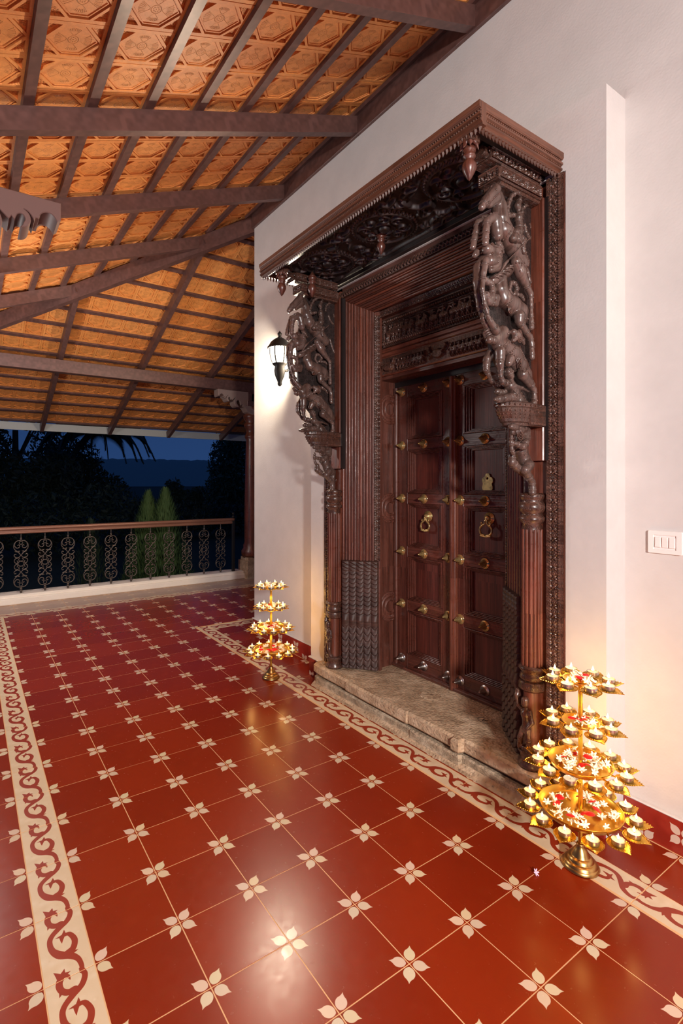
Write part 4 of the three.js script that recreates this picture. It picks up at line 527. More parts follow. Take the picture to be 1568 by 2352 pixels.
// attached pillars
for (const s of [-1, 1]) {
  const zc = ZC + s * 0.735, X = 0.745, at = (g) => moved(g, X, 0, zc), list = [];
  P('pillar_base', at(grain(lathe([[0, 0.156], [0.058, 0.156], [0.06, 0.17], [0.046, 0.185], [0.05, 0.21], [0.06, 0.225], [0.062, 0.235], [0, 0.237]], 20))), M.carved);
  P('pillar_core', at(grain(lathe([[0.036, 0.23], [0.036, 0.5]], 12))), M.woodRed);
  P('pillar_block', [at(grain(lathe([[0, 0.492], [0.05, 0.492], [0.056, 0.5], [0.056, 0.528], [0.048, 0.536], [0, 0.536]], 8), 'y')), at(grain(lathe([[0.04, 0.534], [0.052, 0.545], [0.05, 0.56], [0.042, 0.57], [0.055, 0.585], [0.057, 0.595], [0.045, 0.602]], 18), 'y'))], M.carved);
  for (let k = 0; k < 14; k++) list.push(rod([X + 0.038 * Math.cos(k * 0.4488), 0.598, zc + 0.038 * Math.sin(k * 0.4488)], [X + 0.038 * Math.cos(k * 0.4488), 1.2, zc + 0.038 * Math.sin(k * 0.4488)], 0.0078, 0.0078, 7));
  list.push(at(lathe([[0.038, 0.59], [0.038, 1.21]], 16))); P('pillar_shaft', list.map((g) => grain(g)), M.woodRed);
  P('pillar_capital', at(grain(lathe([[0.04, 1.185], [0.044, 1.2], [0.038, 1.222], [0.053, 1.236], [0.056, 1.25], [0.045, 1.262], [0.042, 1.268], [0.053, 1.28], [0.058, 1.296], [0.053, 1.314], [0.042, 1.322], [0.05, 1.334], [0.054, 1.348], [0.046, 1.358], [0, 1.36]], 12), 'y')), M.carved);
  const q = (p, y, w, r) => [X - p, y, zc + w, r];
  P('pillar_figure', blob([[q(0.05, 0.455, 0, 0.017), q(0.053, 0.44, 0, 0.015)], [q(0.045, 0.42, 0, 0.008), q(0.045, 0.395, 0, 0.02), q(0.045, 0.36, 0.004, 0.016), q(0.047, 0.33, 0.004, 0.02)], [q(0.05, 0.33, 0.012, 0.014), q(0.056, 0.285, 0.018, 0.012), q(0.048, 0.242, 0.016, 0.01)], [q(0.046, 0.33, -0.01, 0.014), q(0.05, 0.285, -0.024, 0.011), q(0.045, 0.242, -0.032, 0.01)], [q(0.045, 0.41, 0.02, 0.009), q(0.052, 0.37, 0.034, 0.008), q(0.066, 0.345, 0.022, 0.007)], [q(0.045, 0.41, -0.02, 0.009), q(0.04, 0.42, -0.042, 0.008), q(0.04, 0.46, -0.05, 0.007)], [q(0.03, 0.46, -0.05, 0.014), q(0.03, 0.48, -0.05, 0.01)], [q(0.04, 0.24, -0.01, 0.014), q(0.04, 0.24, 0.02, 0.014)]], 0.003, 0.008), M.carved);
}

// running leaf scroll with a raised edge, as heights
function scrollwork(w, h) {
  return carving(w, h, 900, (x, a, b) => {
    x.fillRect(0, 0, a, b * 0.09); x.fillRect(0, b * 0.91, a, b * 0.09); const n = Math.round(a / (b * 1.05)), s = a / n;
    for (let i = 0; i < n; i++) { const cx = (i + 0.5) * s, k = i % 2 ? 1 : -1; x.lineWidth = b * 0.09; x.beginPath(); for (let t = 0; t < 5.6; t += 0.2) { const r = b * (0.34 - 0.05 * t), q = k * t + (k > 0 ? 2.4 : 0.7); x.lineTo(cx + r * Math.cos(q), b / 2 + r * Math.sin(q)); } x.stroke(); for (let j = 0; j < 4; j++) { x.beginPath(); x.ellipse(cx + s * 0.5, b * (0.24 + 0.18 * j), b * 0.12, b * 0.05, 0.6 * k, 0, 7); x.fill(); } }
  }, 1);
}

// ---------- carved brackets ----------
const bracket = thing('carved_bracket', 'carved bracket of rearing horse, lion and elephant on the right side of the door', 'carved bracket', [0.76, 1.36, -0.51], 'carved animal brackets under the canopy');
{
  const Y0 = 1.36, loc = (c) => c.map(([p, y, w, r]) => [-Math.max(p, 0.004), y - Y0, w, r]);
  for (const k of Object.keys(SCULPT)) mesh(k, blob(SCULPT[k].map(loc), 0.003, k === 'spear' ? 0.003 : 0.0065), ['rider', 'kneeling_figure', 'lion'].includes(k) ? M.figureChased : M.figure, bracket);
  const by = (y) => y - Y0;
  mesh('back_board', bar(-0.012, 0.022, by(1.5), by(2.64), -0.05, 0.052, 'y', 0.004), M.woodRed, bracket);
  mesh('edge_strip', box(-0.004, 0.024, by(1.5), by(2.64), 0.052, 0.07, 'y'), M.dark, bracket);
  mesh('capital', [bar(-0.315, -0.02, by(2.628), by(2.68), -0.05, 0.05, 'x', 0.005), bar(-0.29, -0.02, by(2.615), by(2.63), -0.04, 0.04, 'x', 0.004)], M.carved, bracket);
  const ped = grain(lathe([[0, 1.742], [0.9, 1.742], [1, 1.737], [1, 1.722], [0.93, 1.716], [0.95, 1.7], [0.82, 1.672], [0.8, 1.66], [0.72, 1.655], [0.7, 1.644], [0, 1.644]], 28)); { const p = ped.attributes.position; for (let i = 0; i < p.count; i++) p.setXYZ(i, -0.1 - 0.155 * p.getX(i), by(p.getY(i)), 0.062 * p.getZ(i)); ped.computeVertexNormals(); }
  const studs = []; for (let k = 0; k < 30; k++) for (const [y, q, r] of [[1.729, 1.0, 0.0052], [1.705, 0.94, 0.005], [1.69, 0.9, 0.0045], [1.677, 0.84, 0.004]]) { const a = k * Math.PI / 15; studs.push(ball(-0.1 - 0.155 * q * Math.cos(a), by(y), 0.062 * q * Math.sin(a), r, 0)); }
  mesh('pedestal', [flip(ped), bar(-0.11, 0, by(1.644), by(1.74), -0.058, 0.058, 'x', 0.006), ...studs], M.carved, bracket);
  const sf = scrollwork(0.28, 0.046), g1 = relief(0.28, 0.046, 140, 24, (x, y) => 0.009 * sf(x, y)); g1.translate(-0.17, by(2.654), 0.049);
  mesh('capital_carving', [g1, faceOut(relief(0.094, 0.046, 48, 24, (x, y) => 0.009 * sf(x, y)), -0.314, by(2.654), 0)], M.carved, bracket);
  const all = Object.values(SCULPT).flat(), depth = (p, y) => {            // how far out the carving reaches at one spot
    for (let w = 0.085; w > -0.02; w -= 0.002) for (const h of all) for (let s = 0; s < h.length - 1; s++) {
      const A = h[s], B = h[s + 1], d = [B[0] - A[0], B[1] - A[1], B[2] - A[2]], e = [p - A[0], y - A[1], w - A[2]], t = Math.min(1, Math.max(0, (e[0] * d[0] + e[1] * d[1] + e[2] * d[2]) / (d[0] * d[0] + d[1] * d[1] + d[2] * d[2])));
      if (Math.hypot(e[0] - d[0] * t, e[1] - d[1] * t, e[2] - d[2] * t) < A[3] + (B[3] - A[3]) * t) return w;
    }
    return null;
  };
  const beads = [], run = (pts, r, gap) => { const c = new THREE.CatmullRomCurve3(pts.map(([p, y]) => new THREE.Vector3(p, y, 0))), n = Math.round(c.getLength() / gap); for (let i = 0; i <= n; i++) { const q = c.getPoint(i / n), w = depth(q.x, q.y); if (w !== null) beads.push(ball(-q.x, q.y - Y0, w + 0.001, r, 0)); } };
  for (const c of TRIM) run(c, 0.0048, 0.0085);
  for (let i = 0; i < 5; i++) for (let k = 0; k < 9; k++) { const p = 0.1 + 0.02 * i, y = 2.33 + 0.02 * k - 0.6 * (p - 0.1), w = depth(p, y); if (w !== null && w > 0.01) beads.push(ball(-p, y - Y0, w, 0.005, 0)); }
  mesh('bead_trim', beads, M.figure, bracket);
  // ground left between the figures, set back from their outline
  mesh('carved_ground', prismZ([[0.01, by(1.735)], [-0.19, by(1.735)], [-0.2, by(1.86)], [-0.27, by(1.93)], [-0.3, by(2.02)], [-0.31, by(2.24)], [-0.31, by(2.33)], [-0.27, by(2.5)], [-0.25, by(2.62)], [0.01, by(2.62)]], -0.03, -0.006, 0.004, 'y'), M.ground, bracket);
  // saddle cloths, medallions and eyes laid on the carved surface
  const cloth = [], eyes = [];
  for (const [p, y, r, sides] of ORNAMENT) { const w = depth(p, y); if (w === null) continue; if (!sides) { eyes.push(ball(-p, y - Y0, w, r, 1)); continue; } for (let k = 0; k < 4; k++) { const g = new THREE.TorusGeometry(r * (1 - 0.26 * k), 0.0028, 5, sides); g.scale(0.8, 1.2, 1); g.translate(-p, y - Y0, w - 0.001 - 0.0015 * (3 - k)); cloth.push(grain(g)); } }
  mesh('saddle_cloth', cloth, M.carved, bracket); for (const e of eyes) mesh('eye', e, M.figure, bracket);
  // bangles round the limbs
  const bang = [];
  for (const k of ['horse', 'rider', 'lion_warrior', 'elephant', 'kneeling_figure', 'lion']) for (const h of SCULPT[k]) for (let s = 0; s < h.length - 1; s++) {
    const A = h[s], B = h[s + 1], r = A[3] * 0.65 + B[3] * 0.35; if (r > 0.0175 || r < 0.006 || h.length < 3) continue;
    const d = new THREE.Vector3(A[0] - B[0], B[1] - A[1], B[2] - A[2]); if (d.length() < 0.018) continue;
    for (const [q, t] of [[0.3, 0.0022], [0.42, 0.0028]]) { const g = new THREE.TorusGeometry((A[3] + (B[3] - A[3]) * q) * 1.03, t, 5, 14); g.applyQuaternion(new THREE.Quaternion().setFromUnitVectors(new THREE.Vector3(0, 0, 1), d.clone().normalize())); g.translate(-(A[0] + (B[0] - A[0]) * q), A[1] + (B[1] - A[1]) * q - Y0, A[2] + (B[2] - A[2]) * q); bang.push(grain(g)); }
  }
  mesh('limb_bands', bang, M.figure, bracket).name = 'limb_band';
  const rings = []; for (const c of RINGS) for (const [p, y, w, r] of c) { const g = new THREE.TorusGeometry(r, 0.005, 6, 16); g.rotateX(Math.PI / 2 - 0.5); g.translate(-p, y - Y0, w); rings.push(grain(g)); }
  mesh('mane', rings, M.figure, bracket);
}
copyOf(bracket, [0.76, 1.36, -1.975], 'carved bracket of rearing horse, lion and elephant beside the lit wall lantern');

// ---------- canopy ----------
const CZ0 = -2.075, CZ1 = -0.378, CX = 0.22;
const canopy = thing('door_canopy', 'carved wooden canopy with toothed cornice and hanging pendants above the door', 'canopy', [0.77, 2.7, (CZ0 + CZ1) / 2]);
const K = (n, g, m) => inThing(n, g, m, canopy);
K('top_board', bar(CX + 0.003, 0.769, 2.768, 2.795, CZ0 + 0.003, CZ1 - 0.003, 'z', 0.003), M.cornice);
const prof = [[0, 2.797], [0.04, 2.797], [0.04, 2.714], [0.018, 2.714], [0.016, 2.722], [0.006, 2.727], [0.006, 2.735], [0.012, 2.738], [0.012, 2.745], [0.003, 2.749], [0.003, 2.757], [0.01, 2.76], [0.01, 2.769], [0.002, 2.773], [0, 2.776]];
K('cornice', prismZ(prof.map(([a, y]) => [CX + a, y]), CZ0, CZ1, 0, 'z'), M.cornice);
K('cornice', prismX(prof.map(([a, y]) => [CZ1 - a, y]), CX + 0.04, 0.769, 0, 'x'), M.cornice);
K('cornice', prismX(prof.map(([a, y]) => [CZ0 + a, y]), CX + 0.04, 0.769, 0, 'x'), M.cornice);
{
  const b = []; for (let z = CZ0 + 0.006; z < CZ1; z += 0.0115) { b.push(ball(CX + 0.0085, 2.7645, z, 0.0048, 0)); b.push(ball(CX + 0.0115, 2.7415, z, 0.0042, 0)); }
  for (let x = CX + 0.01; x < 0.76; x += 0.0115) { b.push(ball(x, 2.7645, CZ1 - 0.0085, 0.0048, 0)); b.push(box(x - 0.0035, x + 0.0035, 2.7385, 2.7445, CZ1 - 0.014, CZ1 - 0.007)); }
  K('bead_row', b, M.cornice);
  const tooth = new THREE.BufferGeometry(), A = [-0.0096, 0.013, -0.006], B = [0.0096, 0.013, -0.006], Cc = [0, -0.0125, -0.001], D = [0, 0.004, 0.006], E2 = [0, 0.013, 0.006];
  tooth.setAttribute('position', new THREE.Float32BufferAttribute([A, Cc, D, D, Cc, B, A, D, E2, E2, D, B, A, B, Cc, A, E2, B].flat(), 3)); tooth.computeVertexNormals();
  const face = (ry) => { const g = grain(tooth.clone()); g.rotateY(ry); return g; }, tf = face(-Math.PI / 2), tr = face(0), tl = face(Math.PI), o = canopy.position;
  for (let z = CZ0 + 0.014; z < CZ1 - 0.01; z += 0.0196) share('tooth', tf, M.cornice, canopy).position.set(CX + 0.022 - o.x, 2.706 - o.y, z - o.z);
  for (let x = CX + 0.03; x < 0.745; x += 0.0205) { share('tooth', tr, M.cornice, canopy).position.set(x - o.x, 2.706 - o.y, CZ1 - 0.022 - o.z); share('tooth', tl, M.cornice, canopy).position.set(x - o.x, 2.706 - o.y, CZ0 + 0.022 - o.z); }
}
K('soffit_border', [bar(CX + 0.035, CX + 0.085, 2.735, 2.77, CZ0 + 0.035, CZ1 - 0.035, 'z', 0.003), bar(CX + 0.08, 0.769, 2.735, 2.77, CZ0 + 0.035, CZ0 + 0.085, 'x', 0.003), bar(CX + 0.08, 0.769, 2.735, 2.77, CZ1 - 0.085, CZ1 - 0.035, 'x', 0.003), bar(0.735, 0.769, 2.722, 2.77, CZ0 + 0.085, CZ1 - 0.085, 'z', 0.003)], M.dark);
{
  const w = 0.435, h = 1.53, f = carving(w, h, 330, (x, a, b) => {
    const curl = (cx, cy, r, a0, tn, lw) => { x.lineWidth = lw; x.beginPath(); for (let i = 0; i <= 30; i++) { const q = i / 30, R = r * (1 - 0.8 * q), t = a0 + tn * q; x.lineTo(cx + R * Math.cos(t), cy + R * Math.sin(t)); } x.stroke(); };
    for (const cy of [0.245, b / 2, b - 0.245]) {
      const c = a / 2; x.strokeStyle = '#ccc'; x.lineWidth = 0.014; x.beginPath(); x.arc(c, cy, 0.155, 0, 7); x.stroke(); x.strokeStyle = '#fff'; x.lineWidth = 0.008; x.beginPath(); x.arc(c, cy, 0.055, 0, 7); x.stroke();
      for (let k = 0; k < 44; k++) { x.beginPath(); x.arc(c + 0.172 * Math.cos(k / 7), cy + 0.172 * Math.sin(k / 7), 0.006, 0, 7); x.fill(); }
      for (let k = 0; k < 8; k++) { const t = k * Math.PI / 4; curl(c + 0.1 * Math.cos(t), cy + 0.1 * Math.sin(t), 0.038, t, k % 2 ? 7 : -7, 0.011); }
      x.beginPath(); x.arc(c, cy, 0.03, 0, 7); x.fill();
    }
    for (let i = 0; i < 210; i++) { const px = rr(0.02, a - 0.02), py = rr(0.02, b - 0.02); if ([0.245, b / 2, b - 0.245].some((cy) => Math.hypot(px - a / 2, py - cy) < 0.2)) continue; const t = rr(0, 6.3); if (i % 4 === 0) curl(px, py, rr(0.025, 0.05), t, rr(4, 7), 0.01); else { x.save(); x.translate(px, py); x.rotate(t); x.beginPath(); x.ellipse(0, 0, 0.036, 0.009, 0, 0, 7); x.fill(); x.restore(); } }
    x.lineWidth = 0.012; x.strokeRect(0.008, 0.008, a - 0.016, b - 0.016);
  }, 2);
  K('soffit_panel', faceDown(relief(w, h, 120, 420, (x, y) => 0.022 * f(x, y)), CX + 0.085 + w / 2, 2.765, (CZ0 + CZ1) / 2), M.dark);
}
for (const z of [-0.51, -1.975]) { const sf = scrollwork(0.33, 0.042), g = relief(0.33, 0.042, 160, 22, (x, y) => 0.009 * sf(x, y)); g.translate(0.568, 2.716, z + 0.0455); K('beam_carving', [g, faceOut(relief(0.088, 0.042, 44, 22, (x, y) => 0.009 * sf(x, y)), 0.4005, 2.716, z)], M.carved); }
for (const z of [-0.51, -1.975]) K('cross_beam', [bar(0.40, 0.735, 2.692, 2.74, z - 0.046, z + 0.046, 'x', 0.005), bar(0.37, 0.40, 2.705, 2.74, z - 0.038, z + 0.038, 'x', 0.008)], M.carved);
{
  const pend = (k) => grain(lathe([[0, 0.125], [0.024, 0.125], [0.025, 0.112], [0.019, 0.105], [0.024, 0.097], [0.024, 0.09], [0.014, 0.082], [0.02, 0.076], [0.0275, 0.06], [0.027, 0.046], [0.02, 0.03], [0.008, 0.008], [0, 0]].map(([r, y]) => [r * k, y * k]), 20));
  const crown = () => { const l = []; for (let k = 0; k < 8; k++) { const g = new THREE.ConeGeometry(0.014, 0.03, 4); g.rotateX(Math.PI); g.rotateZ(0.5); g.translate(0.028, 0.128, 0); g.rotateY(k * Math.PI / 4); l.push(grain(g)); } return l; };
  for (const [x, y, z, k, c] of [[0.27, 2.557, -0.465, 1, 1], [0.3, 2.565, -1.925, 1, 1], [0.5, 2.585, -1.885, 1.05, 0], [0.55, 2.648, -1.285, 0.85, 0]]) {
    const g = [pend(k)]; if (c) g.push(...crown()); else g.push(grain(lathe([[0, 0.12 * k], [0.03, 0.12 * k], [0.022, 0.13 * k], [0, 0.16 * k]], 14)));
    K('pendant', g.map((q) => moved(q, x, y, z)), M.wood);
    if (c) K('pendant_block', bar(x - 0.03, x + 0.03, y + 0.14, 2.745, z - 0.03, z + 0.03, 'y', 0.005), M.carved);
  }
}

// ---------- door leaves ----------
const studGeo = grain(lathe([[0, 0.046], [0.004, 0.044], [0.005, 0.036], [0.0085, 0.034], [0.0085, 0.024], [0.013, 0.022], [0.014, 0.01], [0.019, 0.008], [0.02, 0.004], [0.025, 0.003], [0.026, 0]], 16)); studGeo.rotateZ(Math.PI / 2); studGeo.scale(1.15, 1.2, 1.2);
const PY = [0.406, 0.768, 1.123, 1.478, 1.837], RY = [[0.16, 0.264], [0.548, 0.626], [0.91, 0.981], [1.265, 1.336], [1.62, 1.695], [1.979, 2.056]], SY = [0.222, 0.59, 0.945, 1.30, 1.656, 2.018];
function leaf(n, z0, z1, pc, studs) {
  const d = struct('door_' + n, [1.12, 0.16, z0]), L = (name, g, m) => inThing(name, g, m, d), X = 1.12, B = 1.16;
  L('stile', bar(X, B, 0.16, 2.056, z0, pc - 0.152, 'y', 0.003), M.door); L('stile', bar(X, B, 0.16, 2.056, pc + 0.152, z1, 'y', 0.003), M.door);
  for (const [a, b] of RY) L('rail', bar(X + 0.001, B, a, b, pc - 0.152, pc + 0.152, 'z', 0.003), M.door);
  for (const y of PY) {
    const rings = [];
    for (let i = 0; i < 4; i++) {
      const hw = 0.152 - 0.0122 * i, hh = 0.142 - 0.0065 * i, s = new THREE.Shape(); s.moveTo(-hw, -hh); s.lineTo(hw, -hh); s.lineTo(hw, hh); s.lineTo(-hw, hh); s.closePath();
      const iw = hw - 0.0122, ih = hh - 0.0065, p = new THREE.Path(); p.moveTo(-iw, -ih); p.lineTo(iw, -ih); p.lineTo(iw, ih); p.lineTo(-iw, ih); p.closePath(); s.holes.push(p);
      const g = new THREE.ExtrudeGeometry(s, { depth: 0.02, bevelEnabled: true, bevelSize: 0.002, bevelThickness: 0.003, bevelOffset: -0.002, bevelSegments: 2 }); g.rotateY(-Math.PI / 2); g.translate(X + 0.0075 * i + 0.018, y, pc); rings.push(grain(g));
    }
    L('moulding', rings, M.door);
    L('panel', box(1.149, 1.159, y - 0.118, y + 0.118, pc - 0.106, pc + 0.106), M.panel);
  }
  for (const z of studs) for (const y of SY) { const m = share('stud', studGeo, y < 0.3 ? M.tin : M.brassOld, d); m.position.set(-0.001, y - 0.16, z - z0); }
  return d;
}
const door1 = leaf(1, -1.783, -1.262, -1.5115, [-1.715, -1.515, -1.312]), door2 = leaf(2, -1.258, -0.737, -1.045, [-1.222, -1.045, -0.835]);
{
  const s = new THREE.Shape(); s.moveTo(1.12, -1.286); s.lineTo(1.098, -1.286); s.quadraticCurveTo(1.088, -1.28, 1.088, -1.272); s.lineTo(1.08, -1.268); s.quadraticCurveTo(1.072, -1.26, 1.08, -1.25); s.lineTo(1.09, -1.247); s.quadraticCurveTo(1.092, -1.238, 1.1, -1.237); s.lineTo(1.119, -1.237); s.closePath();
  const g = prismY(s.getPoints(6).map((p) => [p.x, p.y]), 0.158, 2.045, 0.004); inThing('astragal', g, M.woodRed, door1);
  inThing('hinge_strip', bar(1.1, 1.12, 0.16, 2.05, -1.783, -1.75, 'y', 0.006), M.wood, door1);
}
function knocker(d, y, z, k) {
  const x = 1.147, l = [], r = (p, w) => l.push(tube(p.map(([a, b, c]) => [x - a * k, y + b * k, z + c * k]), w * k, 24, 7));
  const boss = lathe([[0, 0.03], [0.012, 0.028], [0.016, 0.02], [0.018, 0.012], [0.026, 0.01], [0.028, 0.004], [0.034, 0.003], [0.035, 0]], 20); boss.rotateZ(Math.PI / 2); l.push(moved(boss, x, y + 0.035 * k, z));
  for (const s of [-1, 1]) { r([[0.026, 0.034, 0], [0.03, 0.02, s * 0.006], [0.03, 0.004, s * 0.01], [0.03, -0.002, s * 0.022], [0.03, 0.008, s * 0.03], [0.03, 0.014, s * 0.024]], 0.005); r([[0.03, -0.002, s * 0.018], [0.03, -0.014, s * 0.034], [0.031, -0.034, s * 0.038], [0.032, -0.052, s * 0.028], [0.032, -0.058, s * 0.004]], 0.0062); }
  r([[0.033, -0.06, -0.034], [0.034, -0.064, 0], [0.033, -0.06, 0.034]], 0.0045);
  inThing('knocker', l.map((g) => grain(g)), M.brassOld, d);
}
knocker(door1, 1.155, -1.503, 0.95); knocker(door2, 1.165, -1.036, 1.05);
{
  const s = new THREE.Shape(); s.moveTo(-0.022, -0.05); s.lineTo(0.022, -0.05); s.bezierCurveTo(0.05, -0.03, 0.02, -0.01, 0.036, 0.004); s.bezierCurveTo(0.04, 0.03, 0.024, 0.03, 0.018, 0.034); s.bezierCurveTo(0.014, 0.058, -0.014, 0.058, -0.018, 0.034); s.bezierCurveTo(-0.024, 0.03, -0.04, 0.03, -0.036, 0.004); s.bezierCurveTo(-0.02, -0.01, -0.05, -0.03, -0.022, -0.05);
  const h = new THREE.Path(); h.absarc(0, 0.024, 0.008, 0, 6.283); s.holes.push(h);
  const g = new THREE.ExtrudeGeometry(s, { depth: 0.004, bevelEnabled: true, bevelSize: 0.001, bevelThickness: 0.001, bevelSegments: 1 }); g.rotateY(-Math.PI / 2); g.translate(1.145, 1.405, -1.045); inThing('keyhole_plate', grain(g), M.brassOld, door2);
}

// ---------- stone threshold ----------
const step = thing('stone_threshold', 'worn stone threshold slab with moulded lip below the carved door', 'door step', [0.9, 0, ZC]);
const Q = (n, g, m) => inThing(n, g, m, step);
Q('slab', prismY([[1.16, -2.118], [0.7, -2.135], [0.672, -2.12], [0.66, -2.02], [0.664, -1.74], [0.652, -1.735], [0.652, -1.2], [0.662, -1.195], [0.664, -0.89], [0.642, -0.88], [0.642, -0.835], [0.676, -0.825], [0.685, -0.4], [0.7, -0.378], [1.16, -0.378]], 0.088, 0.156, 0.012), M.stone);
Q('groove', box(0.715, 1.1, 0.05, 0.09, -2.118, -0.378), std({ color: rgb(70, 52, 40), roughness: 0.95 }));
Q('plinth', prismY([[1.1, -2.118], [0.69, -2.135], [0.676, -2.1], [0.682, -1.2], [0.672, -1.19], [0.672, -0.86], [0.69, -0.85], [0.69, -0.378], [1.1, -0.378]], 0, 0.064, 0.008), std({ color: rgb(204, 186, 164), bumpMap: chaseBump, bumpScale: 0.012, roughness: 0.9, map: M.stone.map }));
Q('mortar_skirt', prismZ([[0.69, 0], [0.655, 0], [0.665, 0.012], [0.69, 0.03]], -2.13, -0.38), M.stone);
Q('rosette', moved(grain(lathe([[0, 0.004], [0.02, 0.005], [0.028, 0.001], [0.04, 0.004], [0.05, 0.002], [0.058, 0.004], [0.062, 0]], 30)), 0.93, 0.1555, -1.28), M.stone);
{ const l = []; const e = []; for (let i = 0; i <= 22; i++) { const t = 0.5 + i * 0.25; e.push([0.93 + 0.028 * Math.cos(t), 0.1562, -0.903 + 0.036 * Math.sin(t)]); } l.push(tube(e, 0.0012, 40, 4)); l.push(tube([[0.944, 0.1562, -0.915], [0.916, 0.1562, -0.903], [0.944, 0.1562, -0.89]], 0.0016, 12, 4), tube([[0.932, 0.1562, -0.91], [0.932, 0.1562, -0.895]], 0.0016, 4, 4)); Q('painted_mark', l, M.ironBlack); }

// ---------- wall lanterns ----------
function lantern(pos, label, cd) {
  const t = thing('wall_lantern', label, 'lantern', pos);
  mesh('glass', lathe([[0, 0], [0.05, 0], [0.062, 0.03], [0.072, 0.075], [0.074, 0.135], [0, 0.135]], 6), M.lampGlass, t);
  mesh('cap', [lathe([[0.098, 0.132], [0.1, 0.138], [0.09, 0.152], [0.07, 0.185], [0.045, 0.205], [0.02, 0.212], [0, 0.212]], 6), lathe([[0.1, 0.128], [0.101, 0.139], [0.076, 0.139], [0.076, 0.134]], 24)], M.ironBlack, t);
  const beads = []; for (let k = 0; k < 28; k++) beads.push(ball(0.094 * Math.cos(k * 0.2244), 0.128, 0.094 * Math.sin(k * 0.2244), 0.006, 0)); mesh('cap_fringe', beads, M.ironBlack, t);
  mesh('finial', lathe([[0.012, 0.21], [0.02, 0.218], [0.01, 0.228], [0.018, 0.242], [0.019, 0.25], [0.008, 0.262], [0, 0.275]], 14), M.ironBlack, t);
  for (let k = 0; k < 6; k++) { const a = k * Math.PI / 3, c = Math.sin(a), s = Math.cos(a); mesh('rib', tube([[0.052 * c, -0.005, 0.052 * s], [0.065 * c, 0.03, 0.065 * s], [0.076 * c, 0.075, 0.076 * s], [0.078 * c, 0.138, 0.078 * s]], 0.0055, 12, 6), M.ironBlack, t); }
  mesh('tail', lathe([[0.06, 0.004], [0.058, -0.006], [0.04, -0.02], [0.046, -0.05], [0.043, -0.08], [0.036, -0.105], [0.025, -0.13], [0.018, -0.15], [0.02, -0.165], [0.012, -0.178], [0, -0.182]], 12), M.ironBlack, t);
  mesh('arm', [tube([[0, -0.03, 0], [0.05, -0.05, 0], [0.09, -0.03, 0], [0.118, 0.0, 0]], 0.013, 16, 8), bar(0.105, 0.124, -0.1, 0.1, -0.04, 0.04, 'y', 0.006)], M.ironBlack, t);
  const l = new THREE.PointLight(new THREE.Color(1, 0.85, 0.63), cd, 0, 2); l.position.set(0, 0.07, 0); l.castShadow = true; l.shadow.radius = 2.2; t.add(l); l.name = 'lantern_light';
}
lantern([0.796, 2.375, -2.8], 'lit black wall lantern with pale glass beside the left carved bracket', LANTERN_LEFT);
lantern([0.796, 2.375, 0.7], 'lit black wall lantern on the plain wall beyond the right frame edge', LANTERN_RIGHT);

// globe lamps hung from the side beam, left of and behind the camera
function globe(pos, label, cd) {
  const t = thing('globe_lamp', label, 'lamp', pos);
  mesh('globe', new THREE.SphereGeometry(0.11, 24, 16), std({ color: 0x222222, emissive: new THREE.Color(1, 0.92, 0.85), emissiveIntensity: 4 }), t);
  mesh('rod', [rod([0, 0.1, 0], [0, 2.735 - pos[1], 0], 0.008), lathe([[0, 0.1], [0.05, 0.1], [0.04, 0.13], [0, 0.14]], 16)], M.ironBlack, t);
  const l = new THREE.PointLight(new THREE.Color(1, 0.95, 0.91), cd, 0, 2); l.castShadow = true; l.shadow.radius = 7; l.name = 'globe_light'; t.add(l);
}
globe([-1.525, 1.98, 2.9], 'white globe lamp hung from the side beam behind the viewer', GLOBE_NEAR);
globe([-1.525, 2.3, -4.2], 'white globe lamp hung from the side beam level with the far brass stand', GLOBE_FAR);

// ---------- switch plate ----------
{
  const t = thing('switch_plate', 'white switch plate with three rocker switches on the plain wall', 'switch', [0.92, 1.172, -0.057]);
  const rect = (w, h, r) => { const s = new THREE.Shape(), a = w / 2, b = h / 2; s.moveTo(-a + r, -b); s.lineTo(a - r, -b); s.quadraticCurveTo(a, -b, a, -b + r); s.lineTo(a, b - r); s.quadraticCurveTo(a, b, a - r, b); s.lineTo(-a + r, b); s.quadraticCurveTo(-a, b, -a, b - r); s.lineTo(-a, -b + r); s.quadraticCurveTo(-a, -b, -a + r, -b); return s; };
  const fr = rect(0.118, 0.088, 0.006); const h = new THREE.Path(); h.moveTo(-0.038, -0.027); h.lineTo(0.038, -0.027); h.lineTo(0.038, 0.027); h.lineTo(-0.038, 0.027); h.closePath(); fr.holes.push(h);
  const ex = (s, d, x) => { const g = new THREE.ExtrudeGeometry(s, { depth: d, bevelEnabled: true, bevelSize: 0.0015, bevelThickness: 0.002, bevelSegments: 2, bevelOffset: -0.0015 }); g.rotateY(-Math.PI / 2); g.translate(x, 0, 0); return grain(g); };
  mesh('frame', ex(fr, 0.008, -0.001), M.plastic, t); mesh('inner_plate', ex(rect(0.078, 0.056, 0.002), 0.004, -0.001), M.plastic, t);
  [-0.0235, 0.001, 0.0255].forEach((z, i) => { const g = ex(rect(0.0205, 0.04, 0.002), 0.005, 0); g.rotateZ(i === 1 ? 0.1 : -0.06); const m = mesh('rocker', g, M.plastic, t); m.position.set(-0.006, 0, z); });
}

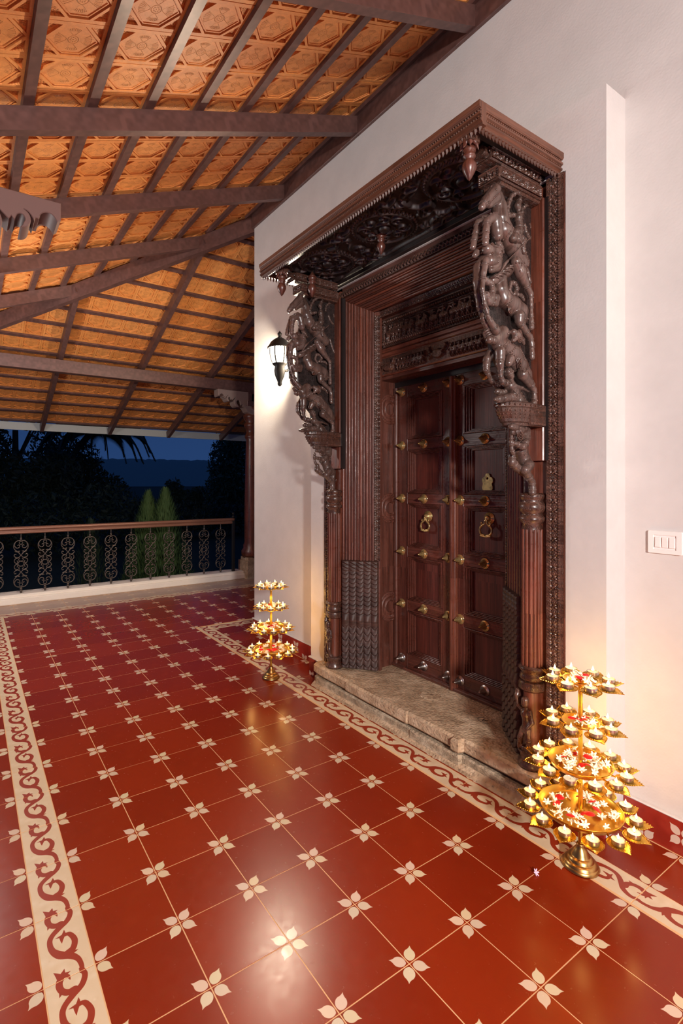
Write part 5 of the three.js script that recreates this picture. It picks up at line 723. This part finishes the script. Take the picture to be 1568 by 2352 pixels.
// ---------- brass lamp stands with tealights and flowers ----------
const plateGeo = (() => {       // a leaf-tipped saucer; its tip points along +z
  const s = new THREE.Shape(); s.moveTo(0, 0.052); s.quadraticCurveTo(0.01, 0.036, 0.024, 0.024); s.absarc(0, 0, 0.034, 0.79, Math.PI - 0.79, true); s.quadraticCurveTo(-0.01, 0.036, 0, 0.052);
  const g = new THREE.ExtrudeGeometry(s, { depth: 0.001, bevelEnabled: true, bevelSize: 0.0006, bevelThickness: 0.0005, bevelSegments: 1, curveSegments: 8 }); g.rotateX(Math.PI / 2); g.translate(0, 0.0015, 0);
  const l = [grain(g), grain(lathe([[0, 0.001], [0.023, 0.001], [0.0245, 0.004], [0.026, 0.0015], [0.0285, 0.004], [0.0305, 0.0015], [0.033, 0.0035], [0.035, 0.0015]], 20))];
  for (let k = 0; k < 26; k++) { const a = 0.5 * Math.PI + 0.62 + k * (2 * Math.PI - 1.24) / 25; l.push(ball(0.034 * Math.cos(a), 0.003, 0.034 * Math.sin(a), 0.0024, 0)); }
  for (const q of [0.25, 0.5, 0.75]) for (const u of [-1, 1]) l.push(ball(u * (0.026 * (1 - q)), 0.003, 0.024 + 0.026 * q, 0.0022, 0));
  return merge(l);
})();
const tea = (() => {
  const t = thing('tealight', '', 'candle', [0, -5, 0]); scene.remove(t); used.set('tealight', 0);
  mesh('cup', lathe([[0, 0], [0.0205, 0], [0.0212, 0.001], [0.0212, 0.0155], [0.0204, 0.0155], [0.0204, 0.013]], 18), M.tin, t);
  mesh('wax', lathe([[0.0204, 0.0128], [0.014, 0.0122], [0.002, 0.0128], [0, 0.0128]], 18), M.wax, t);
  mesh('wick', rod([0, 0.012, 0], [0.001, 0.0185, 0], 0.0007, 0.0006, 5), M.ironBlack, t);
  mesh('flame', lathe([[0, 0.0155], [0.003, 0.018], [0.0042, 0.0215], [0.0034, 0.026], [0.0016, 0.031], [0, 0.036]], 10), M.flame, t);
  return t;
})();
const flower = (() => {
  const l = []; for (let k = 0; k < 6; k++) { const g = new THREE.SphereGeometry(1, 6, 4); g.scale(0.0032, 0.0015, 0.0075); g.translate(0, 0.004, 0.0085); g.rotateX(-0.35); g.rotateY(k * Math.PI / 3 + 0.2); l.push(grain(g)); }
  for (let k = 0; k < 4; k++) { const g = new THREE.SphereGeometry(1, 5, 4); g.scale(0.0026, 0.0014, 0.005); g.translate(0, 0.007, 0.004); g.rotateX(-0.8); g.rotateY(k * Math.PI / 2); l.push(grain(g)); }
  l.push(rod([0, -0.003, 0], [0, 0.005, 0], 0.0018, 0.0022, 6)); return merge(l);
})();
const rosePetal = (() => { const g = new THREE.SphereGeometry(0.017, 12, 6, 0, Math.PI * 2, 0, 0.95); g.scale(1, 0.75, 1.15); g.translate(0, -0.0085, 0); const q = g.clone(); q.scale(0.94, 0.9, 0.94); return merge([grain(g), flip(grain(q))]); })();
const TIERS = [{ y: 0.2, bowl: 0.138, rc: 0.175, n: 13 }, { y: 0.368, bowl: 0.107, rc: 0.146, n: 12 }, { y: 0.522, bowl: 0.062, rc: 0.1, n: 8 }, { y: 0.676, bowl: 0.058, rc: 0.096, n: 8 }];
const WHICH = ['lowest tray', 'second-lowest tray', 'second-highest tray', 'top tray'];
function standModel(pos, label, k, ky, counts, turn, word) {
  const t = thing('lamp_stand', label, 'lamp stand', pos);
  mesh('foot', grain(lathe([[0, 0], [0.062, 0], [0.064, 0.006], [0.058, 0.014], [0.055, 0.015], [0.054, 0.022], [0.046, 0.027], [0.043, 0.028], [0.042, 0.036], [0.034, 0.041], [0.031, 0.043], [0.028, 0.052], [0.02, 0.066], [0.013, 0.075], [0.015, 0.08], [0.012, 0.086], [0, 0.087]], 36)), M.brassBase, t);
  mesh('pole', [rod([0, 0.08, 0], [0, 0.684 * ky, 0], 0.0082, 0.0075, 16), ...TIERS.map((q) => lathe([[0.008, q.y * ky - 0.02], [0.02, q.y * ky - 0.004], [0.02, q.y * ky - 0.001], [0.008, q.y * ky + 0.012]], 16))].map((g) => grain(g)), M.brass, t);
  const out = [];
  TIERS.forEach((q, i) => {
    const n = counts[i], y = q.y * ky, b = q.bowl * k, rc = q.rc * k, D = i < 2 ? 0.02 : 0.01;
    const tray = mesh('tray', grain(lathe([[0.008, 0], [b - 0.022, 0], [b - 0.01, D * 0.25], [b - 0.002, D * 0.9], [b, D], [b + 0.0025, D], [b + 0.001, D * 0.8], [b - 0.008, D * 0.1 - 0.0015], [b - 0.022, -0.0018], [0.008, -0.0018]], 40)), M.brass, t); tray.position.y = y;
    const spider = []; 
    for (let c = 0; c < n; c++) {
      const a = turn[i] + c * 2 * Math.PI / n, m = share('candle_plate', plateGeo, M.brass, tray); m.position.set(rc * Math.sin(a), -0.001, rc * Math.cos(a)); m.rotation.y = a; m.scale.setScalar(Math.min(1, k * 1.02));
      spider.push(rod([(b - 0.012) * Math.sin(a), 0, (b - 0.012) * Math.cos(a)], [rc * Math.sin(a), 0, rc * Math.cos(a)], 0.003, 0.003, 5));
      out.push({ tier: i, pos: [pos[0] + rc * Math.sin(a), y + 0.0012, pos[2] + rc * Math.cos(a)], a });
    }
    mesh('tray_arm', spider, M.brass, tray);
  });
  return { t, out };
}
const near = standModel([0.54, 0, -0.183], 'near four-tier brass lamp stand of lit tealights beside the right door pillar', 1, 1, [13, 12, 8, 8], [0.1, 0.28, 0.2, 0.05], 'near');
const far = standModel([0.49, 0, -2.4], 'far four-tier brass lamp stand of lit tealights left of the doorway', 0.9, 0.97, [13, 12, 10, 9], [0.32, 0.15, 0.1, 0.2], 'far');
const ORD = ['frontmost', 'first', 'second', 'third', 'fourth', 'fifth', 'sixth', 'seventh'];
function candles(st, word, unlitTier, lightsPer) {
  for (let i = 0; i < 4; i++) {
    const row = st.out.filter((o) => o.tier === i), n = row.length, cp = camera.position;
    let f = 0; row.forEach((o, k) => { if (V(o.pos).distanceTo(cp) < V(row[f].pos).distanceTo(cp)) f = k; });
    row.forEach((o, k) => {
      const d = (k - f + n) % n, half = Math.floor(n / 2), right = d <= half, step = right ? d : n - d;
      const unlit = i === unlitTier && d === 0;
      const lab = unlit ? `unlit white tealight at the front of the ${WHICH[i]} of the ${word} stand` : d === 0 ? `lit tealight at the front of the ${WHICH[i]} of the ${word} stand` : `lit tealight, ${ORD[step]} to the ${right ? 'right' : 'left'} of the front one, ${WHICH[i]}, ${word} stand`;
      const c = copyOf(tea, o.pos, lab, `tealights on the ${WHICH[i]} of the ${word} stand`, 'tealight'); c.rotation.y = rr(0, 6.28);
      if (unlit) { const w = c.children.find((q) => q.name === 'wax'); w.material = M.waxCold; c.remove(c.children.find((q) => q.name === 'flame')); }
    });
    const m = lightsPer[i];
    for (let j = 0; j < m; j++) {
      const a = (j + 0.4 * i) * 2 * Math.PI / m, R = Math.hypot(row[0].pos[0] - st.t.position.x, row[0].pos[2] - st.t.position.z), l = new THREE.PointLight(new THREE.Color(1, 0.52, 0.13), CANDLE * n / m, 0, 2);
      l.position.set(st.t.position.x + R * Math.sin(a), row[0].pos[1] + 0.05, st.t.position.z + R * Math.cos(a)); l.castShadow = true; l.shadow.radius = 0.6; l.name = 'tealight_glow'; scene.add(l);
    }
  }
}
candles(near, 'near', 1, [6, 5, 3, 3]);
candles(far, 'far', -1, [4, 3, 3, 2]);
function flowers(st, word, k, ky, white, red) {
  TIERS.forEach((q, i) => {
    const b = q.bowl * k - 0.02;
    for (let c = 0; c < white[i]; c++) {
      const a = i === 0 ? rr(-0.2, 5.4) : rr(0, 6.28), r = b * (i === 0 ? rr(0.5, 0.96) : rr(0.28, 0.98));
      const m = share('jasmine_flower', flower, M.white, null); m.position.set(st.t.position.x + r * Math.sin(a), q.y * ky + 0.003 + (c % 3) * 0.006, st.t.position.z + r * Math.cos(a)); m.rotation.set(rr(-0.7, 0.7), rr(0, 6), rr(-0.7, 0.7)); m.scale.setScalar(rr(1.1, 1.4));
      tag(m, `white jasmine flower heaped on the ${WHICH[i]} of the ${word} lamp stand`, 'flower', `jasmine on the ${WHICH[i]} of the ${word} stand`);
    }
    for (let c = 0; c < red[i]; c++) {
      const a = -1.1 + c * 2.4 + rr(-0.3, 0.3), r = b * (0.35 + 0.45 * ((c * 0.37) % 1));
      const m = share('rose_petal', rosePetal, M.rose, null); m.position.set(st.t.position.x + r * Math.sin(a), q.y * ky + 0.018 + (c % 2) * 0.004, st.t.position.z + r * Math.cos(a)); m.rotation.set(rr(-0.6, 0.6), rr(0, 6), rr(-0.6, 0.6)); m.scale.setScalar(rr(0.9, 1.15) * (i ? 1 : 1.1));
      tag(m, `red rose petal among the white flowers on the ${WHICH[i]} of the ${word} stand`, 'petal', `rose petals on the ${WHICH[i]} of the ${word} stand`);
    }
  });
}
flowers(near, 'near', 1, 1, [46, 40, 14, 16], [8, 5, 4, 2]);
flowers(far, 'far', 0.9, 0.97, [20, 18, 12, 12], [7, 4, 1, 0]);
{ const m = share('fallen_petal', flower, std({ color: rgb(226, 200, 220), roughness: 0.6 }), null); m.position.set(0.367, 0.004, -0.254); m.rotation.x = 0.9; tag(m, 'small pale petal lying on the red tiles left of the near lamp stand', 'petal'); }

// ---------- garden, trees and hill in the dusk ----------
const ground = struct('ground');
mesh('lawn', box(-300, 400, -1.2, -0.9, -420, -6.3), std({ color: rgb(40, 52, 34), map: wearMap, roughness: 1 }), ground);
{
  const g = new THREE.PlaneGeometry(900, 120, 220, 24); g.rotateX(-Math.PI / 2); const p = g.attributes.position;
  for (let i = 0; i < p.count; i++) { const x = p.getX(i), z = p.getZ(i), r = Math.sin(Math.PI * (z + 60) / 120); p.setY(i, -4 + r * (21 + 2.4 * Math.sin(x / 90 + 1) + 2 * N16(x / 40 + 50, 3) - x * 0.006) + 1.6 * N64(x / 3 + 400, z / 3 + 90) * r); p.setX(i, x + 150); p.setZ(i, z - 420); }
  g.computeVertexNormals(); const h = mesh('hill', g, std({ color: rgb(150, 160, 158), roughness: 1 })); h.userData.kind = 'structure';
}
const leafMat = (r, g, b) => phys({ color: rgb(r, g, b), roughness: 0.7, transmission: 0.0 });
function foliage(n, pick, size) {
  const pos = [], v = new THREE.Vector3(), q = new THREE.Quaternion(), e = new THREE.Euler();
  for (let i = 0; i < n; i++) {
    const c = pick(); e.set(rr(0, 6.28), rr(0, 6.28), rr(0, 6.28)); q.setFromEuler(e); const s = size * rr(0.7, 1.3);
    const P4 = [[0, -1, 0], [0.42, 0, 0.12], [0, 1, 0], [-0.42, 0, 0.12]].map((k) => v.set(...k).multiplyScalar(s).applyQuaternion(q).add(V(c)).toArray());
    pos.push(...P4[0], ...P4[1], ...P4[2], ...P4[0], ...P4[2], ...P4[3]);
  }
  const g = new THREE.BufferGeometry(); g.setAttribute('position', new THREE.Float32BufferAttribute(pos, 3)); g.setAttribute('uv', new THREE.Float32BufferAttribute(new Float32Array(pos.length / 3 * 2), 2)); g.computeVertexNormals(); return g;
}
const bark = std({ color: rgb(74, 62, 52), map: wearMap, roughness: 1 });
function tree(name, label, [x, z], lumps, n, size, col, trunk) {
  const t = thing(name, label, 'tree', [x, -0.95, z]);
  const vol = lumps.map((l) => l[3] * l[3] * l[4]), tot = vol.reduce((a, b) => a + b, 0);
  const pick = () => { let r = rnd() * tot, k = 0; while (r > vol[k] && k < vol.length - 1) r -= vol[k++]; const l = lumps[k], a = rr(0, 6.28), u = rr(-1, 1), R = Math.pow(rnd(), 0.42), s = Math.sqrt(1 - u * u); return [l[0] + l[3] * R * s * Math.cos(a), l[1] + l[4] * R * u, l[2] + l[3] * R * s * Math.sin(a)]; };
  const f = mesh('foliage', foliage(n, pick, size), leafMat(...col), t); f.userData.kind = 'stuff';
  const tr = [rod([0, 0, 0], [0, trunk, 0], 0.16, 0.1, 8)]; for (const l of lumps) tr.push(rod([0, trunk * 0.7, 0], [l[0], l[1], l[2]], 0.07, 0.03, 6)); mesh('trunk', tr, bark, t);
}
tree('broad_tree', 'tall dense dark tree beyond the right end of the railing', [10.7, -25], [[0, 3.2, 0, 1.3, 2.4], [0.2, 4.6, 0.2, 1.1, 1.6], [-0.3, 1.9, 0.2, 1.3, 1.4]], 6500, 0.13, [62, 84, 66], 3);
tree('round_tree', 'small round-topped dark tree in front of the distant hill', [7.8, -26], [[0, 1.9, 0, 0.55, 0.75], [0.25, 1.4, 0, 0.6, 0.7], [-0.4, 1.2, 0, 0.5, 0.6]], 2400, 0.09, [46, 60, 46], 1.4);
tree('round_tree', 'low rounded dark tree between the small tree and the tall one', [9.0, -27], [[0, 1.2, 0, 0.8, 0.8], [0.6, 1.5, 0, 0.6, 0.7]], 2200, 0.1, [44, 58, 46], 1.2);
tree('broad_tree', 'big black tree with open branches behind the left end of the railing', [0.2, -22], [[0, 2.2, 0, 1.6, 1.5], [-0.8, 4.9, 0, 0.7, 0.7], [0.7, 4.6, 0.3, 0.4, 0.4], [-1.2, 3.6, 0, 1.2, 1.2], [1.3, 2.6, 0, 1.1, 1.3], [0.9, 5.4, 0, 0.5, 0.5]], 7000, 0.12, [40, 50, 38], 4.4);
tree('broad_tree', 'broad black tree behind the palm trunk', [3.2, -29], [[0, 2.4, 0, 1.9, 1.7], [1.6, 1.8, 0, 1.5, 1.2], [0.2, 3.4, 0, 1.5, 1.4], [-1, 4.2, 0, 1.0, 1.2]], 8000, 0.13, [38, 48, 38], 3.4);
tree('hedge_bush', 'long dark bush along the garden below the distant hill', [6.2, -20], [[-1.5, 0.9, 0, 1.5, 0.9], [0.2, 0.9, 0, 1.4, 0.75], [1.8, 0.8, 0, 1.5, 0.75], [3.6, 0.9, 0, 1.5, 0.9], [5.2, 1.2, 0, 1.2, 1.2]], 7000, 0.1, [36, 48, 36], 0.5);
tree('hedge_bush', 'dark bush below the palm on the left of the garden', [0.6, -17], [[-2, 1.1, 0, 1.4, 1.1], [0, 1.1, 0, 1.4, 1.0], [1.9, 1.2, 0, 1.3, 1.2]], 5000, 0.1, [34, 46, 34], 0.5);
function conifer(label, [x, z], h, r, n, col = [76, 98, 50]) {
  const t = thing('conifer', label, 'tree', [x, -0.95, z]), pos = [];
  for (let i = 0; i < n; i++) {             // upright feathery sprays, each a thin pointed blade
    const q = Math.pow(rnd(), 1.15), y = 0.1 + q * (h - 0.25), R = r * Math.pow(1 - q, 0.8) * Math.sqrt(rr(0.1, 1)) + 0.006, a = rr(0, 6.28), L = rr(0.08, 0.17), b = a + rr(-0.5, 0.5), k = rr(0.3, 0.9) * (1 - 0.5 * q), w = rr(0.006, 0.012);
    const p = [R * Math.cos(a), y, R * Math.sin(a)], tip = [p[0] + L * k * Math.cos(b), y + L, p[2] + L * k * Math.sin(b)], s = [-Math.sin(b) * w, 0, Math.cos(b) * w], m = [0, 1, 2].map((j) => p[j] * 0.5 + tip[j] * 0.5);
    pos.push(...p, m[0] + s[0], m[1], m[2] + s[2], ...tip, ...p, ...tip, m[0] - s[0], m[1], m[2] - s[2]);
  }
  const g = new THREE.BufferGeometry(); g.setAttribute('position', new THREE.Float32BufferAttribute(pos, 3)); g.setAttribute('uv', new THREE.Float32BufferAttribute(new Float32Array(pos.length / 3 * 2), 2)); g.computeVertexNormals();
  mesh('foliage', g, leafMat(...col), t).userData.kind = 'stuff'; mesh('trunk', rod([0, 0, 0], [0, h * 0.8, 0], 0.03, 0.008, 6), bark, t);
}
conifer('green conifer with a pointed tip just behind the railing, right of its twin', [1.66, -8.4], 2.3, 0.62, 7600);
conifer('slim green conifer just behind the railing, left of its twin', [1.44, -8.7], 2.25, 0.58, 6400);
conifer('low sparse conifer behind the railing left of the twin conifers', [0.55, -9.2], 1.75, 0.45, 1200, [40, 54, 32]);
{
  const t = thing('palm_tree', 'tall coconut palm with drooping fronds against the dusk sky', 'palm', [2.2, -0.95, -25]);
  const top = [1.5, 5.0, 0]; mesh('trunk', tube([[0, 0, 0], [0.05, 1.6, 0], [0.4, 3.4, 0], [1.45, 4.95, 0]], 0.14, 20, 8), bark, t);
  for (let f = 0; f < 22; f++) {
    const a = f * 2.4, L = rr(2.3, 3.2), rise = rr(0.1, 0.9), pts = [], pos = [];
    for (let i = 0; i <= 14; i++) { const q = i / 14; pts.push([top[0] + Math.cos(a) * L * q * (1 - 0.15 * q), top[1] + rise * Math.sin(q * 2.2) - 1.7 * q * q * q - q * 0.1, top[2] + Math.sin(a) * L * q * (1 - 0.15 * q)]); }
    for (let i = 1; i < 14; i += 0.16) { const k = Math.floor(i), q = i - k, p = [0, 1, 2].map((j) => pts[k][j] * (1 - q) + pts[Math.min(14, k + 1)][j] * q), ll = 0.6 * Math.sin(Math.PI * Math.min(1, i / 14 + 0.12)) + 0.12; for (const s of [-1, 1]) { const tip = [p[0] + s * -Math.sin(a) * ll * 0.6 + Math.cos(a) * ll * 0.4, p[1] - ll * 0.75, p[2] + s * Math.cos(a) * ll * 0.6 + Math.sin(a) * ll * 0.4]; pos.push(...p, p[0] + Math.cos(a) * 0.09, p[1] - 0.02, p[2] + Math.sin(a) * 0.09, ...tip); } }
    const g = new THREE.BufferGeometry(); g.setAttribute('position', new THREE.Float32BufferAttribute(pos, 3)); g.setAttribute('uv', new THREE.Float32BufferAttribute(new Float32Array(pos.length / 3 * 2), 2)); g.computeVertexNormals();
    mesh('frond', [g, tube(pts, 0.025, 14, 4)].map(flat), leafMat(44, 58, 46), t);
  }
}
renderer.render(scene, camera);
